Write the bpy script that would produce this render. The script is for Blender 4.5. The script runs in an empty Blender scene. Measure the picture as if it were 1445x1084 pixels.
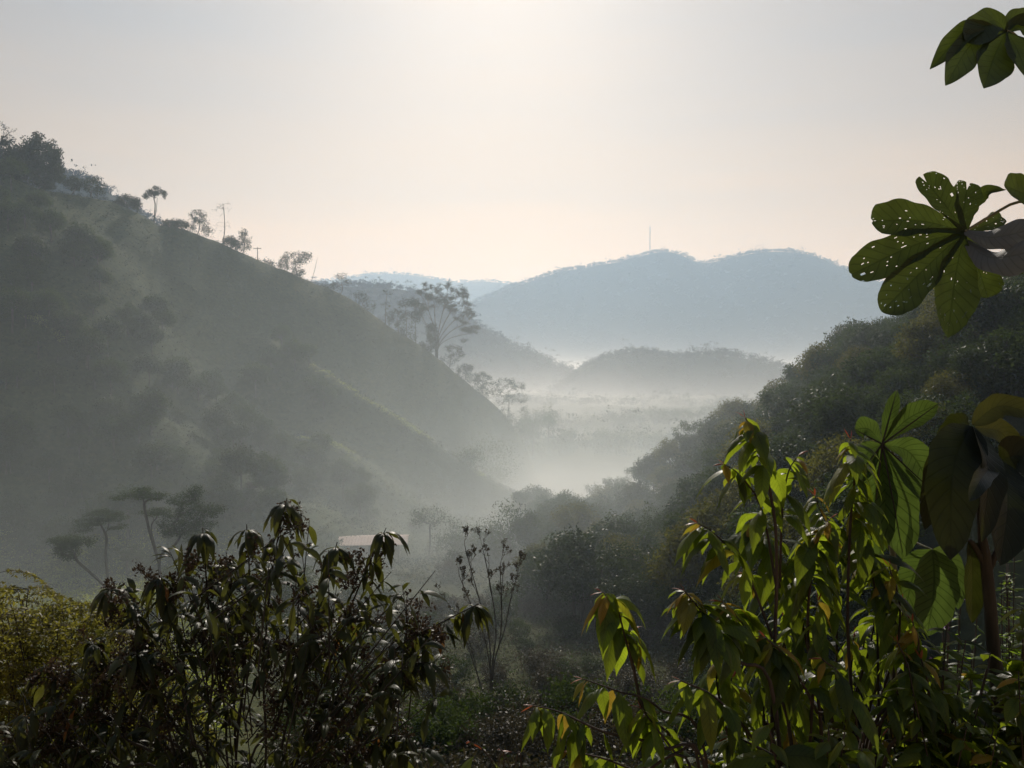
import bpy, math, random
import numpy as np
from mathutils import Vector, Matrix

R = math.radians
S = bpy.context.scene
COL = S.collection

# ------------------------------------------------------------------ camera
F, CX, CY, PITCH = 1134.0, 722.5, 542.0, R(2.1)
cam_data = bpy.data.cameras.new("camera")
cam = bpy.data.objects.new("camera", cam_data)
COL.objects.link(cam)
cam.location = (0, 0, 0)
cam.rotation_euler = (R(90) - PITCH, 0, 0)
cam_data.sensor_fit = 'HORIZONTAL'
cam_data.sensor_width = 36.0
cam_data.lens = 36.0 * F / 1445.0
cam_data.clip_start = 0.05
cam_data.clip_end = 40000
S.camera = cam

# ------------------------------------------------------------------ sun, sky, exposure
SUN_EL, SUN_AZ = R(31.0), R(-1.0)          # azimuth measured from +Y towards +X
sun_data = bpy.data.lights.new("sun", 'SUN')
sun = bpy.data.objects.new("sun", sun_data)
COL.objects.link(sun)
sun_data.energy = 3.5
sun_data.angle = R(0.5)
sun_data.color = (1.0, 0.955, 0.885)
sdir = Vector((math.sin(SUN_AZ) * math.cos(SUN_EL), math.cos(SUN_AZ) * math.cos(SUN_EL), math.sin(SUN_EL)))
sun.rotation_euler = sdir.to_track_quat('Z', 'Y').to_euler()
sun.location = (0, 0, 900)

SKY_STRENGTH, VEIL_MIX = 0.06, 0.8
VEIL = [(0.0, (.83, .51, .23)), (.17, (.79, .51, .25)), (.31, (.53, .41, .29)), (.54, (.315, .33, .35)), (1.0, (.15, .19, .26))]
W = bpy.data.worlds.new("World")
S.world = W
W.use_nodes = True
wn, wl = W.node_tree.nodes, W.node_tree.links
wn.clear()
wo = wn.new('ShaderNodeOutputWorld')
wb = wn.new('ShaderNodeBackground')
sky = wn.new('ShaderNodeTexSky')
sky.sky_type = 'NISHITA'
sky.sun_disc = False
sky.sun_elevation = SUN_EL
sky.sun_rotation = SUN_AZ
sky.altitude = 300
sky.air_density = 1.0
sky.dust_density = 4.0
sky.ozone_density = 1.0
wb.inputs['Strength'].default_value = SKY_STRENGTH
# thin high cloud veil: pale peach near the horizon, pale grey-blue higher up, over the clear sky
wt = wn.new('ShaderNodeTexCoord'); wsep = wn.new('ShaderNodeSeparateXYZ'); wl.new(wt.outputs['Generated'], wsep.inputs['Vector'])
wr = wn.new('ShaderNodeValToRGB'); we = wr.color_ramp.elements
while len(we) < 5: we.new(.5)
for el, (p, c) in zip(we, VEIL): el.position = p; el.color = (*c, 1)
wmp = wn.new('ShaderNodeMapping'); wmp.inputs['Scale'].default_value = (1.2, 1.2, 9.0); wl.new(wt.outputs['Generated'], wmp.inputs['Vector'])
wz = wn.new('ShaderNodeTexNoise'); wz.inputs['Scale'].default_value = 1.6; wz.inputs['Detail'].default_value = 5; wl.new(wmp.outputs['Vector'], wz.inputs['Vector'])
wad = wn.new('ShaderNodeMath'); wad.operation = 'MULTIPLY_ADD'; wad.inputs[1].default_value = .2
wl.new(wz.outputs['Fac'], wad.inputs[0]); wl.new(wsep.outputs['Z'], wad.inputs[2]); wl.new(wad.outputs[0], wr.inputs['Fac'])
wg = wn.new('ShaderNodeVectorMath'); wg.operation = 'SCALE'; wg.inputs['Scale'].default_value = 1.0 / SKY_STRENGTH; wl.new(wr.outputs['Color'], wg.inputs[0])
wx = wn.new('ShaderNodeMixRGB'); wx.inputs['Fac'].default_value = VEIL_MIX
# the veil is brighter on the sun's side of the sky
wdm = wn.new('ShaderNodeMapRange'); wl.new(wsep.outputs['Y'], wdm.inputs[0])
wdm.inputs[1].default_value = -.5; wdm.inputs[2].default_value = .5; wdm.inputs[3].default_value = .62; wdm.inputs[4].default_value = 1.0
wdv = wn.new('ShaderNodeVectorMath'); wdv.operation = 'SCALE'; wl.new(wg.outputs[0], wdv.inputs[0]); wl.new(wdm.outputs[0], wdv.inputs['Scale'])
wl.new(sky.outputs['Color'], wx.inputs['Color1']); wl.new(wdv.outputs[0], wx.inputs['Color2'])
wl.new(wx.outputs['Color'], wb.inputs['Color'])
wl.new(wb.outputs['Background'], wo.inputs['Surface'])

S.view_settings.view_transform = 'Standard'
S.view_settings.look = 'None'
S.view_settings.exposure = 0.02
S.view_settings.gamma = 1.0
S.cycles.use_denoising = True
S.cycles.max_bounces = 10
S.cycles.diffuse_bounces = 3
S.cycles.glossy_bounces = 2
S.cycles.transmission_bounces = 5
S.cycles.transparent_max_bounces = 8
S.cycles.volume_bounces = 4
S.cycles.sample_clamp_indirect = 4.0
S.cycles.caustics_reflective = False
S.cycles.caustics_refractive = False

# ------------------------------------------------------------------ helpers
def P(px, py, D):
    """world point seen at photo pixel (px, py), D metres ahead of the camera"""
    u, v = (px - CX) / F, (CY - py) / F
    c, s = math.cos(PITCH), math.sin(PITCH)
    d = Vector((u, c + s * v, -s + c * v))
    return d * (D / d.y)

def tag(o, label=None, cat=None, group=None, kind=None):
    if label: o['label'] = label
    if cat: o['category'] = cat
    if group: o['group'] = group
    if kind: o['kind'] = kind
    return o

def empty(name, loc, label=None, cat=None, group=None, rz=0.0):
    o = bpy.data.objects.new(name, None)
    o.empty_display_size = 0.2
    COL.objects.link(o)
    o.location = loc
    o.rotation_euler = (0, 0, rz)
    return tag(o, label, cat, group)

class Acc:
    """collects vertices and faces (numpy) and links them as ONE mesh object"""
    def __init__(self):
        self.v, self.q, self.t, self.n = [], [], [], 0
        self.rnd, self.lu, self.lv = [], [], []
    def add(self, v, quads=None, tris=None, rnd=None, lu=None, lv=None):
        v = np.asarray(v, float).reshape(-1, 3)
        k = len(v)
        if quads is not None and len(quads): self.q.append(np.asarray(quads, int) + self.n)
        if tris is not None and len(tris): self.t.append(np.asarray(tris, int) + self.n)
        for lst, a in ((self.rnd, rnd), (self.lu, lu), (self.lv, lv)):
            lst.append(np.full(k, 0.5) if a is None else np.broadcast_to(np.asarray(a, float), (k,)).copy())
        self.v.append(v)
        self.n += k
    def mesh(self, name, mat, origin=None, smooth=True):
        me = bpy.data.meshes.new(name)
        v = np.concatenate(self.v) if self.v else np.zeros((0, 3))
        if origin is not None: v = v - np.asarray(origin, float)[None]
        q = np.concatenate(self.q) if self.q else np.zeros((0, 4), int)
        t = np.concatenate(self.t) if self.t else np.zeros((0, 3), int)
        me.vertices.add(len(v)); me.vertices.foreach_set('co', v.ravel())
        nl = q.size + t.size
        me.loops.add(nl); me.loops.foreach_set('vertex_index', np.concatenate([q.ravel(), t.ravel()]).astype(np.int32))
        me.polygons.add(len(q) + len(t))
        st = np.concatenate([np.arange(len(q)) * 4, q.size + np.arange(len(t)) * 3]).astype(np.int32)
        me.polygons.foreach_set('loop_start', st)
        me.update(calc_edges=True)
        me.validate()
        for nm, lst in (('rnd', self.rnd), ('lu', self.lu), ('lv', self.lv)):
            a = me.attributes.new(nm, 'FLOAT', 'POINT')
            d = np.concatenate(lst).astype(np.float32)
            if len(d) == len(me.vertices): a.data.foreach_set('value', d)
        me.polygons.foreach_set('use_smooth', np.full(len(me.polygons), smooth))
        if mat: me.materials.append(mat)
        return me
    def build(self, name, mat, parent=None, origin=None, smooth=True):
        o = bpy.data.objects.new(name, self.mesh(name, mat, origin, smooth))
        COL.objects.link(o)
        if parent is not None: o.parent = parent
        return o

def copy_tree(o, parent=None):
    c = o.copy(); COL.objects.link(c); c.parent = parent
    for ch in list(o.children): copy_tree(ch, c)
    return c

def tube(acc, pts, rad, sides=6, rnd=0.5, cap=True):
    pts = np.asarray(pts, float)
    rad = np.broadcast_to(np.asarray(rad, float), (len(pts),))
    n = len(pts)
    tg = np.gradient(pts, axis=0)
    tg /= np.linalg.norm(tg, axis=1)[:, None] + 1e-9
    ref = np.array([0, 0, 1.0]) if abs(tg[0][2]) < .9 else np.array([1.0, 0, 0])
    a = np.cross(tg[0], ref); a /= np.linalg.norm(a)
    A = np.zeros((n, 3)); A[0] = a
    for i in range(1, n):
        a = A[i - 1] - tg[i] * np.dot(A[i - 1], tg[i])
        l = np.linalg.norm(a)
        A[i] = a / l if l > 1e-6 else A[i - 1]
    B = np.cross(tg, A)
    th = np.arange(sides) * 2 * math.pi / sides
    v = pts[:, None] + rad[:, None, None] * (np.cos(th)[None, :, None] * A[:, None] + np.sin(th)[None, :, None] * B[:, None])
    i = np.arange(n - 1)[:, None] * sides; j = np.arange(sides)[None]; k = (j + 1) % sides
    q = np.stack([i + j, i + k, i + sides + k, i + sides + j], -1).reshape(-1, 4)
    tr = None
    vv = v.reshape(-1, 3)
    lv = np.repeat(np.linspace(0, 1, n), sides)
    if cap:
        vv = np.vstack([vv, pts[-1:]])
        tr = np.stack([(n - 1) * sides + j[0], (n - 1) * sides + k[0], np.full(sides, n * sides)], -1)
        lv = np.append(lv, 1)
    acc.add(vv, q, tr, rnd, 0.5, lv)

def spline(pts, n):
    """Catmull-Rom through pts, n samples"""
    p = [np.asarray(a, float) for a in pts]
    if len(p) == 2: p = [p[0], (p[0] + p[1]) / 2, p[1]]
    p = [2 * p[0] - p[1]] + p + [2 * p[-1] - p[-2]]
    out = []
    m = len(p) - 3
    for t in np.linspace(0, m - 1e-6, n):
        i = int(t); f = t - i
        a, b, c, d = p[i:i + 4]
        out.append(0.5 * ((2 * b) + (c - a) * f + (2 * a - 5 * b + 4 * c - d) * f * f + (3 * b - a - 3 * c + d) * f ** 3))
    return np.array(out)

def vnoise(x, y, seed=0):
    xi, yi = np.floor(x), np.floor(y)
    fx, fy = x - xi, y - yi
    u, v = fx * fx * (3 - 2 * fx), fy * fy * (3 - 2 * fy)
    def h(a, b):
        s = np.sin(a * 127.1 + b * 311.7 + seed * 74.7) * 43758.5453
        return s - np.floor(s)
    return (h(xi, yi) * (1 - u) + h(xi + 1, yi) * u) * (1 - v) + (h(xi, yi + 1) * (1 - u) + h(xi + 1, yi + 1) * u) * v

def fbm(x, y, scale, octaves=4, seed=0, gain=0.5):
    t, a, s = 0, 1.0, 0
    for o in range(octaves):
        t = t + a * (vnoise(x / scale + 17.3 * o, y / scale - 9.1 * o, seed + o) - .5) * 2
        s += a; a *= gain; scale /= 2.03
    return t / s

# ------------------------------------------------------------------ materials
def nodes_of(name):
    m = bpy.data.materials.new(name); m.use_nodes = True
    nt = m.node_tree; nt.nodes.clear()
    return m, nt.nodes, nt.links

def ramp(n, stops):
    r = n.new('ShaderNodeValToRGB')
    e = r.color_ramp.elements
    while len(e) < len(stops): e.new(0.5)
    for el, (p, c) in zip(e, stops):
        el.position = p; el.color = (*c, 1)
    return r

def mat_terrain(name, cols, scale, fine, rough=0.95):
    m, n, l = nodes_of(name)
    o = n.new('ShaderNodeOutputMaterial'); b = n.new('ShaderNodeBsdfPrincipled')
    g = n.new('ShaderNodeNewGeometry')
    n1 = n.new('ShaderNodeTexNoise'); n1.inputs['Scale'].default_value = scale; n1.inputs['Detail'].default_value = 8
    n2 = n.new('ShaderNodeTexNoise'); n2.inputs['Scale'].default_value = fine; n2.inputs['Detail'].default_value = 6
    l.new(g.outputs['Position'], n1.inputs['Vector']); l.new(g.outputs['Position'], n2.inputs['Vector'])
    mx = n.new('ShaderNodeMath'); mx.operation = 'MULTIPLY_ADD'; mx.inputs[1].default_value = 0.5
    hl = n.new('ShaderNodeMath'); hl.operation = 'MULTIPLY'; hl.inputs[1].default_value = 0.5
    l.new(n1.outputs['Fac'], hl.inputs[0]); l.new(n2.outputs['Fac'], mx.inputs[0]); l.new(hl.outputs[0], mx.inputs[2])
    r = ramp(n, cols)
    l.new(mx.outputs[0], r.inputs['Fac']); l.new(r.outputs['Color'], b.inputs['Base Color'])
    b.inputs['Roughness'].default_value = rough
    b.inputs['Specular IOR Level'].default_value = 0.1
    bp = n.new('ShaderNodeBump'); bp.inputs['Strength'].default_value = 0.6; bp.inputs['Distance'].default_value = 0.5
    l.new(n2.outputs['Fac'], bp.inputs['Height']); l.new(bp.outputs['Normal'], b.inputs['Normal'])
    l.new(b.outputs['BSDF'], o.inputs['Surface'])
    return m

def mat_leaf(name, dark, light, trans, rough=0.45, tmix=0.45, spec=0.5, veins=0.0, young=None, objvar=0.25):
    """leaf: glossy upper surface plus light let through; every leaf has its own tone (attribute rnd)"""
    m, n, l = nodes_of(name)
    o = n.new('ShaderNodeOutputMaterial'); b = n.new('ShaderNodeBsdfPrincipled'); t = n.new('ShaderNodeBsdfTranslucent')
    a = n.new('ShaderNodeAttribute'); a.attribute_name = 'rnd'
    oi = n.new('ShaderNodeObjectInfo')
    ad = n.new('ShaderNodeMath'); ad.operation = 'MULTIPLY_ADD'; ad.inputs[1].default_value = objvar
    sb = n.new('ShaderNodeMath'); sb.operation = 'SUBTRACT'; sb.inputs[1].default_value = objvar / 2
    l.new(oi.outputs['Random'], ad.inputs[0]); l.new(a.outputs['Fac'], ad.inputs[2]); l.new(ad.outputs[0], sb.inputs[0])
    stops = [(0.0, dark), (0.8, light)] + ([(1.0, young)] if young else [])
    r = ramp(n, stops)
    l.new(sb.outputs[0], r.inputs['Fac'])
    tr = ramp(n, [(0.0, tuple(x * .4 for x in trans)), (0.8, trans)] + ([(1.0, tuple(min(1, x * 1.6) for x in young))] if young else []))
    l.new(sb.outputs[0], tr.inputs['Fac'])
    cb, ct = r.outputs['Color'], tr.outputs['Color']
    if veins > 0:
        lu = n.new('ShaderNodeAttribute'); lu.attribute_name = 'lu'
        lv = n.new('ShaderNodeAttribute'); lv.attribute_name = 'lv'
        ab = n.new('ShaderNodeMath'); ab.operation = 'ABSOLUTE'; l.new(lu.outputs['Fac'], ab.inputs[0])
        # slanted side veins: sin(freq * (lv - 0.35 |lu|))
        k = n.new('ShaderNodeMath'); k.operation = 'MULTIPLY_ADD'; k.inputs[1].default_value = -0.16
        l.new(ab.outputs[0], k.inputs[0]); l.new(lv.outputs['Fac'], k.inputs[2])
        f = n.new('ShaderNodeMath'); f.operation = 'MULTIPLY'; f.inputs[1].default_value = 75.0; l.new(k.outputs[0], f.inputs[0])
        s = n.new('ShaderNodeMath'); s.operation = 'SINE'; l.new(f.outputs[0], s.inputs[0])
        gt = n.new('ShaderNodeMapRange'); gt.inputs[1].default_value = 0.8; gt.inputs[2].default_value = 1.0
        l.new(s.outputs[0], gt.inputs[0])
        md = n.new('ShaderNodeMapRange'); md.inputs[1].default_value = 0.07; md.inputs[2].default_value = 0.02
        l.new(ab.outputs[0], md.inputs[0])
        mxm = n.new('ShaderNodeMath'); mxm.operation = 'MAXIMUM'
        l.new(gt.outputs[0], mxm.inputs[0]); l.new(md.outputs[0], mxm.inputs[1])
        sc = n.new('ShaderNodeMath'); sc.operation = 'MULTIPLY'; sc.inputs[1].default_value = veins; l.new(mxm.outputs[0], sc.inputs[0])
        for w in (0, 1):
            mm = n.new('ShaderNodeMixRGB'); mm.blend_type = 'MULTIPLY'; mm.inputs['Color2'].default_value = (.35, .4, .3, 1)
            l.new(sc.outputs[0], mm.inputs['Fac']); l.new(ct if w else cb, mm.inputs['Color1'])
            if w: ct = mm.outputs['Color']
            else: cb = mm.outputs['Color']
        bp = n.new('ShaderNodeBump'); bp.inputs['Strength'].default_value = 0.35; bp.inputs['Distance'].default_value = 0.002
        bp.invert = True
        nz = n.new('ShaderNodeTexNoise'); nz.inputs['Scale'].default_value = 45; nz.inputs['Detail'].default_value = 4
        g = n.new('ShaderNodeNewGeometry'); l.new(g.outputs['Position'], nz.inputs['Vector'])
        ah = n.new('ShaderNodeMath'); ah.operation = 'ADD'; l.new(mxm.outputs[0], ah.inputs[0]); l.new(nz.outputs['Fac'], ah.inputs[1])
        l.new(ah.outputs[0], bp.inputs['Height']); l.new(bp.outputs['Normal'], b.inputs['Normal'])
        # blotches
        n3 = n.new('ShaderNodeTexNoise'); n3.inputs['Scale'].default_value = 18; n3.inputs['Detail'].default_value = 5
        l.new(g.outputs['Position'], n3.inputs['Vector'])
        rr = n.new('ShaderNodeMapRange'); rr.inputs[1].default_value = .35; rr.inputs[2].default_value = .7
        rr.inputs[3].default_value = .72; rr.inputs[4].default_value = 1.2; l.new(n3.outputs['Fac'], rr.inputs[0])
        mm = n.new('ShaderNodeVectorMath'); mm.operation = 'SCALE'; l.new(ct, mm.inputs[0]); l.new(rr.outputs[0], mm.inputs['Scale'])
        ct = mm.outputs[0]
    l.new(cb, b.inputs['Base Color']); l.new(ct, t.inputs['Color'])
    b.inputs['Roughness'].default_value = rough
    b.inputs['Specular IOR Level'].default_value = spec
    mix = n.new('ShaderNodeMixShader'); mix.inputs['Fac'].default_value = tmix
    l.new(b.outputs['BSDF'], mix.inputs[1]); l.new(t.outputs['BSDF'], mix.inputs[2]); l.new(mix.outputs[0], o.inputs['Surface'])
    return m

def mat_bark(name, c0, c1, scale=6.0):
    m, n, l = nodes_of(name)
    o = n.new('ShaderNodeOutputMaterial'); b = n.new('ShaderNodeBsdfPrincipled')
    tc = n.new('ShaderNodeTexCoord')
    mp = n.new('ShaderNodeMapping'); mp.inputs['Scale'].default_value = (1, 1, .25); l.new(tc.outputs['Object'], mp.inputs['Vector'])
    nz = n.new('ShaderNodeTexNoise'); nz.inputs['Scale'].default_value = scale; nz.inputs['Detail'].default_value = 8
    l.new(mp.outputs['Vector'], nz.inputs['Vector'])
    r = ramp(n, [(.35, c0), (.65, c1)]); l.new(nz.outputs['Fac'], r.inputs['Fac']); l.new(r.outputs['Color'], b.inputs['Base Color'])
    bp = n.new('ShaderNodeBump'); bp.inputs['Strength'].default_value = 0.7; bp.inputs['Distance'].default_value = 0.02
    l.new(nz.outputs['Fac'], bp.inputs['Height']); l.new(bp.outputs['Normal'], b.inputs['Normal'])
    b.inputs['Roughness'].default_value = .85
    l.new(b.outputs['BSDF'], o.inputs['Surface'])
    return m

def mat_plain(name, c, rough=.6, metal=0.0, noise=20.0):
    m, n, l = nodes_of(name)
    o = n.new('ShaderNodeOutputMaterial'); b = n.new('ShaderNodeBsdfPrincipled')
    tc = n.new('ShaderNodeTexCoord')
    nz = n.new('ShaderNodeTexNoise'); nz.inputs['Scale'].default_value = noise; nz.inputs['Detail'].default_value = 5
    l.new(tc.outputs['Object'], nz.inputs['Vector'])
    r = ramp(n, [(.3, tuple(x * .75 for x in c)), (.7, c)]); l.new(nz.outputs['Fac'], r.inputs['Fac']); l.new(r.outputs['Color'], b.inputs['Base Color'])
    b.inputs['Roughness'].default_value = rough; b.inputs['Metallic'].default_value = metal
    l.new(b.outputs['BSDF'], o.inputs['Surface'])
    return m

def mat_volume(name, color, density, g):
    m, n, l = nodes_of(name)
    o = n.new('ShaderNodeOutputMaterial'); v = n.new('ShaderNodeVolumePrincipled')
    v.inputs['Color'].default_value = (*color, 1)
    v.inputs['Absorption Color'].default_value = (1, 1, 1, 1)
    v.inputs['Density'].default_value = density
    v.inputs['Anisotropy'].default_value = g
    l.new(v.outputs['Volume'], o.inputs['Volume'])
    return m

# ------------------------------------------------------------------ the land
def crest(pts):
    return [np.array(P(*p)) for p in pts]

def ridge(X, Y, cr, sf, sb, rd):
    """height of a ridge with the given crest line; sf / sb = slope towards / away from the camera"""
    c = spline(cr, 6 * len(cr))
    tg = np.gradient(c, axis=0)
    best = np.full(X.shape, 1e18); sw = np.zeros(X.shape); sz = np.zeros(X.shape); side = np.ones(X.shape)
    step = np.linalg.norm(np.diff(c[:, :2], axis=0), axis=1).mean()
    for k in range(len(c)):
        ex, ey = X - c[k, 0], Y - c[k, 1]
        d2 = ex * ex + ey * ey
        m = d2 < best
        best = np.where(m, d2, best)
        side = np.where(m, np.sign(tg[k, 0] * ey - tg[k, 1] * ex), side)
        w = (d2 + step * step) ** -3.0
        sw += w; sz += w * c[k, 2]
    d = np.sqrt(best)
    s = np.where(side < 0, sf, sb)
    return sz / sw - s * (np.sqrt(d * d + rd * rd) - rd)

def smax(a, b, k):
    h = np.clip(.5 + .5 * (a - b) / k, 0, 1)
    return b * (1 - h) + a * h + k * h * (1 - h)

PROF_R = [0, 1.2, 2.5, 5, 10, 30, 60, 125, 200, 300, 600, 1500, 20000]
PROF_Z = [-1.7, -1.8, -2.5, -4.2, -7.2, -17, -28, -36.5, -45, -51, -57, -60, -60]
def ground_h(X, Y):
    r = np.sqrt(X * X + Y * Y)
    z = np.interp(r, PROF_R, PROF_Z)
    amp = np.interp(r, [0, 8, 60, 400], [.1, .35, 2.0, 4.0])
    z = z + amp * fbm(X, Y, 40, 5, 3) + np.interp(r, [0, 4, 30], [.02, .12, .35]) * fbm(X, Y, 4, 3, 9)
    # right bank leads up to the forested hill; left shelf
    return z

LEFT = crest([(-420, 120, 215), (-150, 170, 235), (0, 246, 252), (90, 272, 270), (180, 300, 286), (280, 335, 300), (340, 358, 305), (400, 379, 312),
              (450, 400, 318), (483, 418, 321), (538, 452, 328), (583, 485, 331), (619, 510, 336), (645, 531, 340), (671, 551, 343), (716, 590, 348), (745, 640, 350), (765, 700, 352)])
SPUR_A = crest([(330, 462, 270), (395, 490, 258), (490, 547, 244), (560, 588, 240), (620, 628, 238), (668, 662, 236), (720, 700, 232)])
SPUR_B = crest([(-260, 380, 190), (-80, 432, 198), (0, 458, 198), (95, 503, 196), (150, 545, 190), (230, 610, 180), (310, 690, 165)])
SPUR_C = crest([(160, 470, 238), (230, 520, 230), (300, 572, 222), (345, 604, 216), (430, 615, 214), (470, 628, 212), (515, 665, 206), (600, 730, 196)])
def left_h(X, Y):
    z = ridge(X, Y, LEFT, .74, .35, 5)
    gl = np.abs(fbm(X + .5 * Y, X * .25, 34, 4, 15))
    z = z + (1.8 * fbm(X, Y, 30, 5, 5) + 3.2 * gl - .8)  * np.clip((LEFT[0][2] + 20 - z) / 30, .25, 1)
    z = smax(z, ridge(X, Y, SPUR_A, .62, .55, 3) + .8 * fbm(X, Y, 18, 3, 6), 5)
    z = smax(z, ridge(X, Y, SPUR_B, .6, .5, 5) + 1.2 * fbm(X, Y, 18, 3, 7), 6)
    z = smax(z, ridge(X, Y, SPUR_C, .6, .5, 4) + 1.2 * fbm(X, Y, 18, 3, 8), 6)
    return z

RIGHT = crest([(2300, 300, 60), (1800, 385, 80), (1600, 420, 98), (1445, 440, 120), (1310, 478, 142), (1235, 520, 156), (1130, 606, 172), (1000, 646, 192),
               (940, 700, 203), (830, 752, 220), (740, 792, 232), (660, 830, 240)][::-1])
def right_h(X, Y):
    return ridge(X, Y, RIGHT, .78, .3, 8) + 1.8 * fbm(X, Y, 28, 4, 11)

def land_h(x, y):
    X, Y = np.array([float(x)]), np.array([float(y)])
    return float(max(ground_h(X, Y)[0], left_h(X, Y)[0] if x < 80 else -999, right_h(X, Y)[0]))

def sheet(name, a0, a1, na, rs, hf, mat, kind='structure', label=None, cat=None):
    A = np.radians(np.linspace(a0, a1, na)); rs = np.asarray(rs, float)
    X = np.sin(A)[None] * rs[:, None]; Y = np.cos(A)[None] * rs[:, None]
    Z = hf(X, Y)
    nr = len(rs)
    i = np.arange(nr - 1)[:, None] * na; j = np.arange(na - 1)[None]
    q = np.stack([i + j, i + na + j, i + na + j + 1, i + j + 1], -1).reshape(-1, 4)[:, ::-1]
    ac = Acc(); ac.add(np.stack([X, Y, Z], -1).reshape(-1, 3), q)
    o = ac.build(name, mat)
    return tag(o, label, cat, None, kind)

M_GROUND = mat_terrain('meadow_ground', [(.3, (.022, .026, .011)), (.5, (.050, .058, .020)), (.7, (.10, .10, .04))], .06, 1.3)
M_HILL = mat_terrain('hill_grass', [(.3, (.022, .033, .014)), (.5, (.044, .062, .020)), (.72, (.095, .10, .036))], .03, .9)
M_WOODFLOOR = mat_terrain('forest_floor', [(.3, (.018, .024, .010)), (.6, (.045, .050, .020))], .08, .8)
M_FAR = mat_terrain('far_forest', [(.3, (.014, .022, .012)), (.7, (.032, .042, .020))], .006, .05)

rs_g = np.concatenate([np.geomspace(.4, 60, 130), np.geomspace(61, 700, 260), np.geomspace(720, 14000, 60)])
sheet('ground', -75, 75, 420, rs_g, ground_h, M_GROUND, label='steep green valley slope falling away below the viewpoint', cat='ground')
sheet('grassy_hill', -62, 14, 500, np.linspace(95, 560, 300), left_h, M_HILL, label='steep grassy hillside in shade on the left', cat='hill')
sheet('forested_hill', -28, 75, 460, np.linspace(40, 420, 240), right_h, M_WOODFLOOR, label='dark wooded hillside rising to the right', cat='hill')

def far_hill(name, pts, sf, sb, rd, rough, amp, a0, a1, na, r0, r1, nr, seed, label, cat):
    cr = crest(pts)
    D = np.mean([c[1] for c in cr])
    def hf(X, Y):
        return ridge(X, Y, cr, sf, sb, rd) + amp * fbm(X, Y, rough, 5, seed) 
    sheet(name, a0, a1, na, np.linspace(r0, r1, nr), hf, M_FAR, label=label, cat=cat)
    return hf, cr

FAR = {}
FAR['mid'] = far_hill('wooded_knoll', [(640, 640, 1150), (720, 590, 1180), (775, 562, 1200), (815, 534, 1220), (850, 513, 1240), (900, 500, 1250), (955, 504, 1260), (1010, 497, 1270),
                   (1060, 504, 1280), (1100, 518, 1290), (1128, 545, 1310), (1200, 590, 1350)], .62, .5, 25, 160, 9, -14, 32, 260, 850, 1700, 120, 21,
                   'low wooded knoll in the middle of the misty valley', 'hill')
FAR['midback'] = far_hill('low_hill', [(1050, 560, 2100), (1110, 530, 2150), (1190, 516, 2200), (1260, 512, 2200), (1400, 480, 2200), (1600, 460, 2200)], .6, .4, 50, 200, 14, 10, 45, 200, 1500, 2700, 70, 22,
                   'faint low hill behind the right end of the knoll', 'hill')
FAR['leftmid'] = far_hill('wooded_spur', [(380, 400, 1400), (470, 405, 1450), (560, 404, 1500), (600, 416, 1500), (655, 448, 1500), (685, 470, 1480), (720, 492, 1450), (760, 506, 1430), (815, 530, 1400), (880, 575, 1380)],
                   .6, .4, 25, 150, 10, -30, 12, 260, 900, 1950, 120, 23, 'hazy wooded spur behind the big spreading tree', 'hill')
FAR['leftback'] = far_hill('ridge_slope', [(-300, 150, 800), (-60, 205, 830), (60, 240, 850), (120, 252, 860), (165, 280, 870), (205, 306, 880), (250, 332, 890), (330, 380, 900), (420, 440, 930)],
                   .65, .4, 20, 90, 7, -55, -8, 260, 560, 1200, 90, 24, 'pale blue wooded slope peeping over the left hill', 'hill')
FAR['main'] = far_hill('mountain', [(560, 452, 3500), (660, 432, 3700), (720, 406, 3900), (755, 394, 4000), (800, 384, 4050), (832, 376, 4050), (870, 369, 4050), (905, 361, 4050), (945, 357, 4050),
                   (985, 371, 4050), (1012, 371, 4050), (1060, 363, 4050), (1105, 360, 4050), (1140, 363, 4050), (1185, 380, 4050), (1240, 398, 4050), (1330, 425, 4000), (1500, 440, 4000), (1900, 420, 4000)],
                   .68, .5, 60, 700, 45, -20, 55, 420, 2300, 5200, 130, 25, 'broad blue mountain carrying a radio mast', 'mountain')
FAR['back'] = far_hill('mountain_ridge', [(200, 420, 6300), (380, 405, 6300), (480, 396, 6300), (520, 388, 6300), (560, 387, 6300), (600, 391, 6300), (640, 398, 6300), (690, 397, 6300), (760, 404, 6300), (900, 420, 6300)],
                   .65, .4, 80, 900, 40, -32, 18, 260, 4800, 7400, 70, 26, 'pale distant ridge at the head of the valley', 'mountain')



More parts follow.
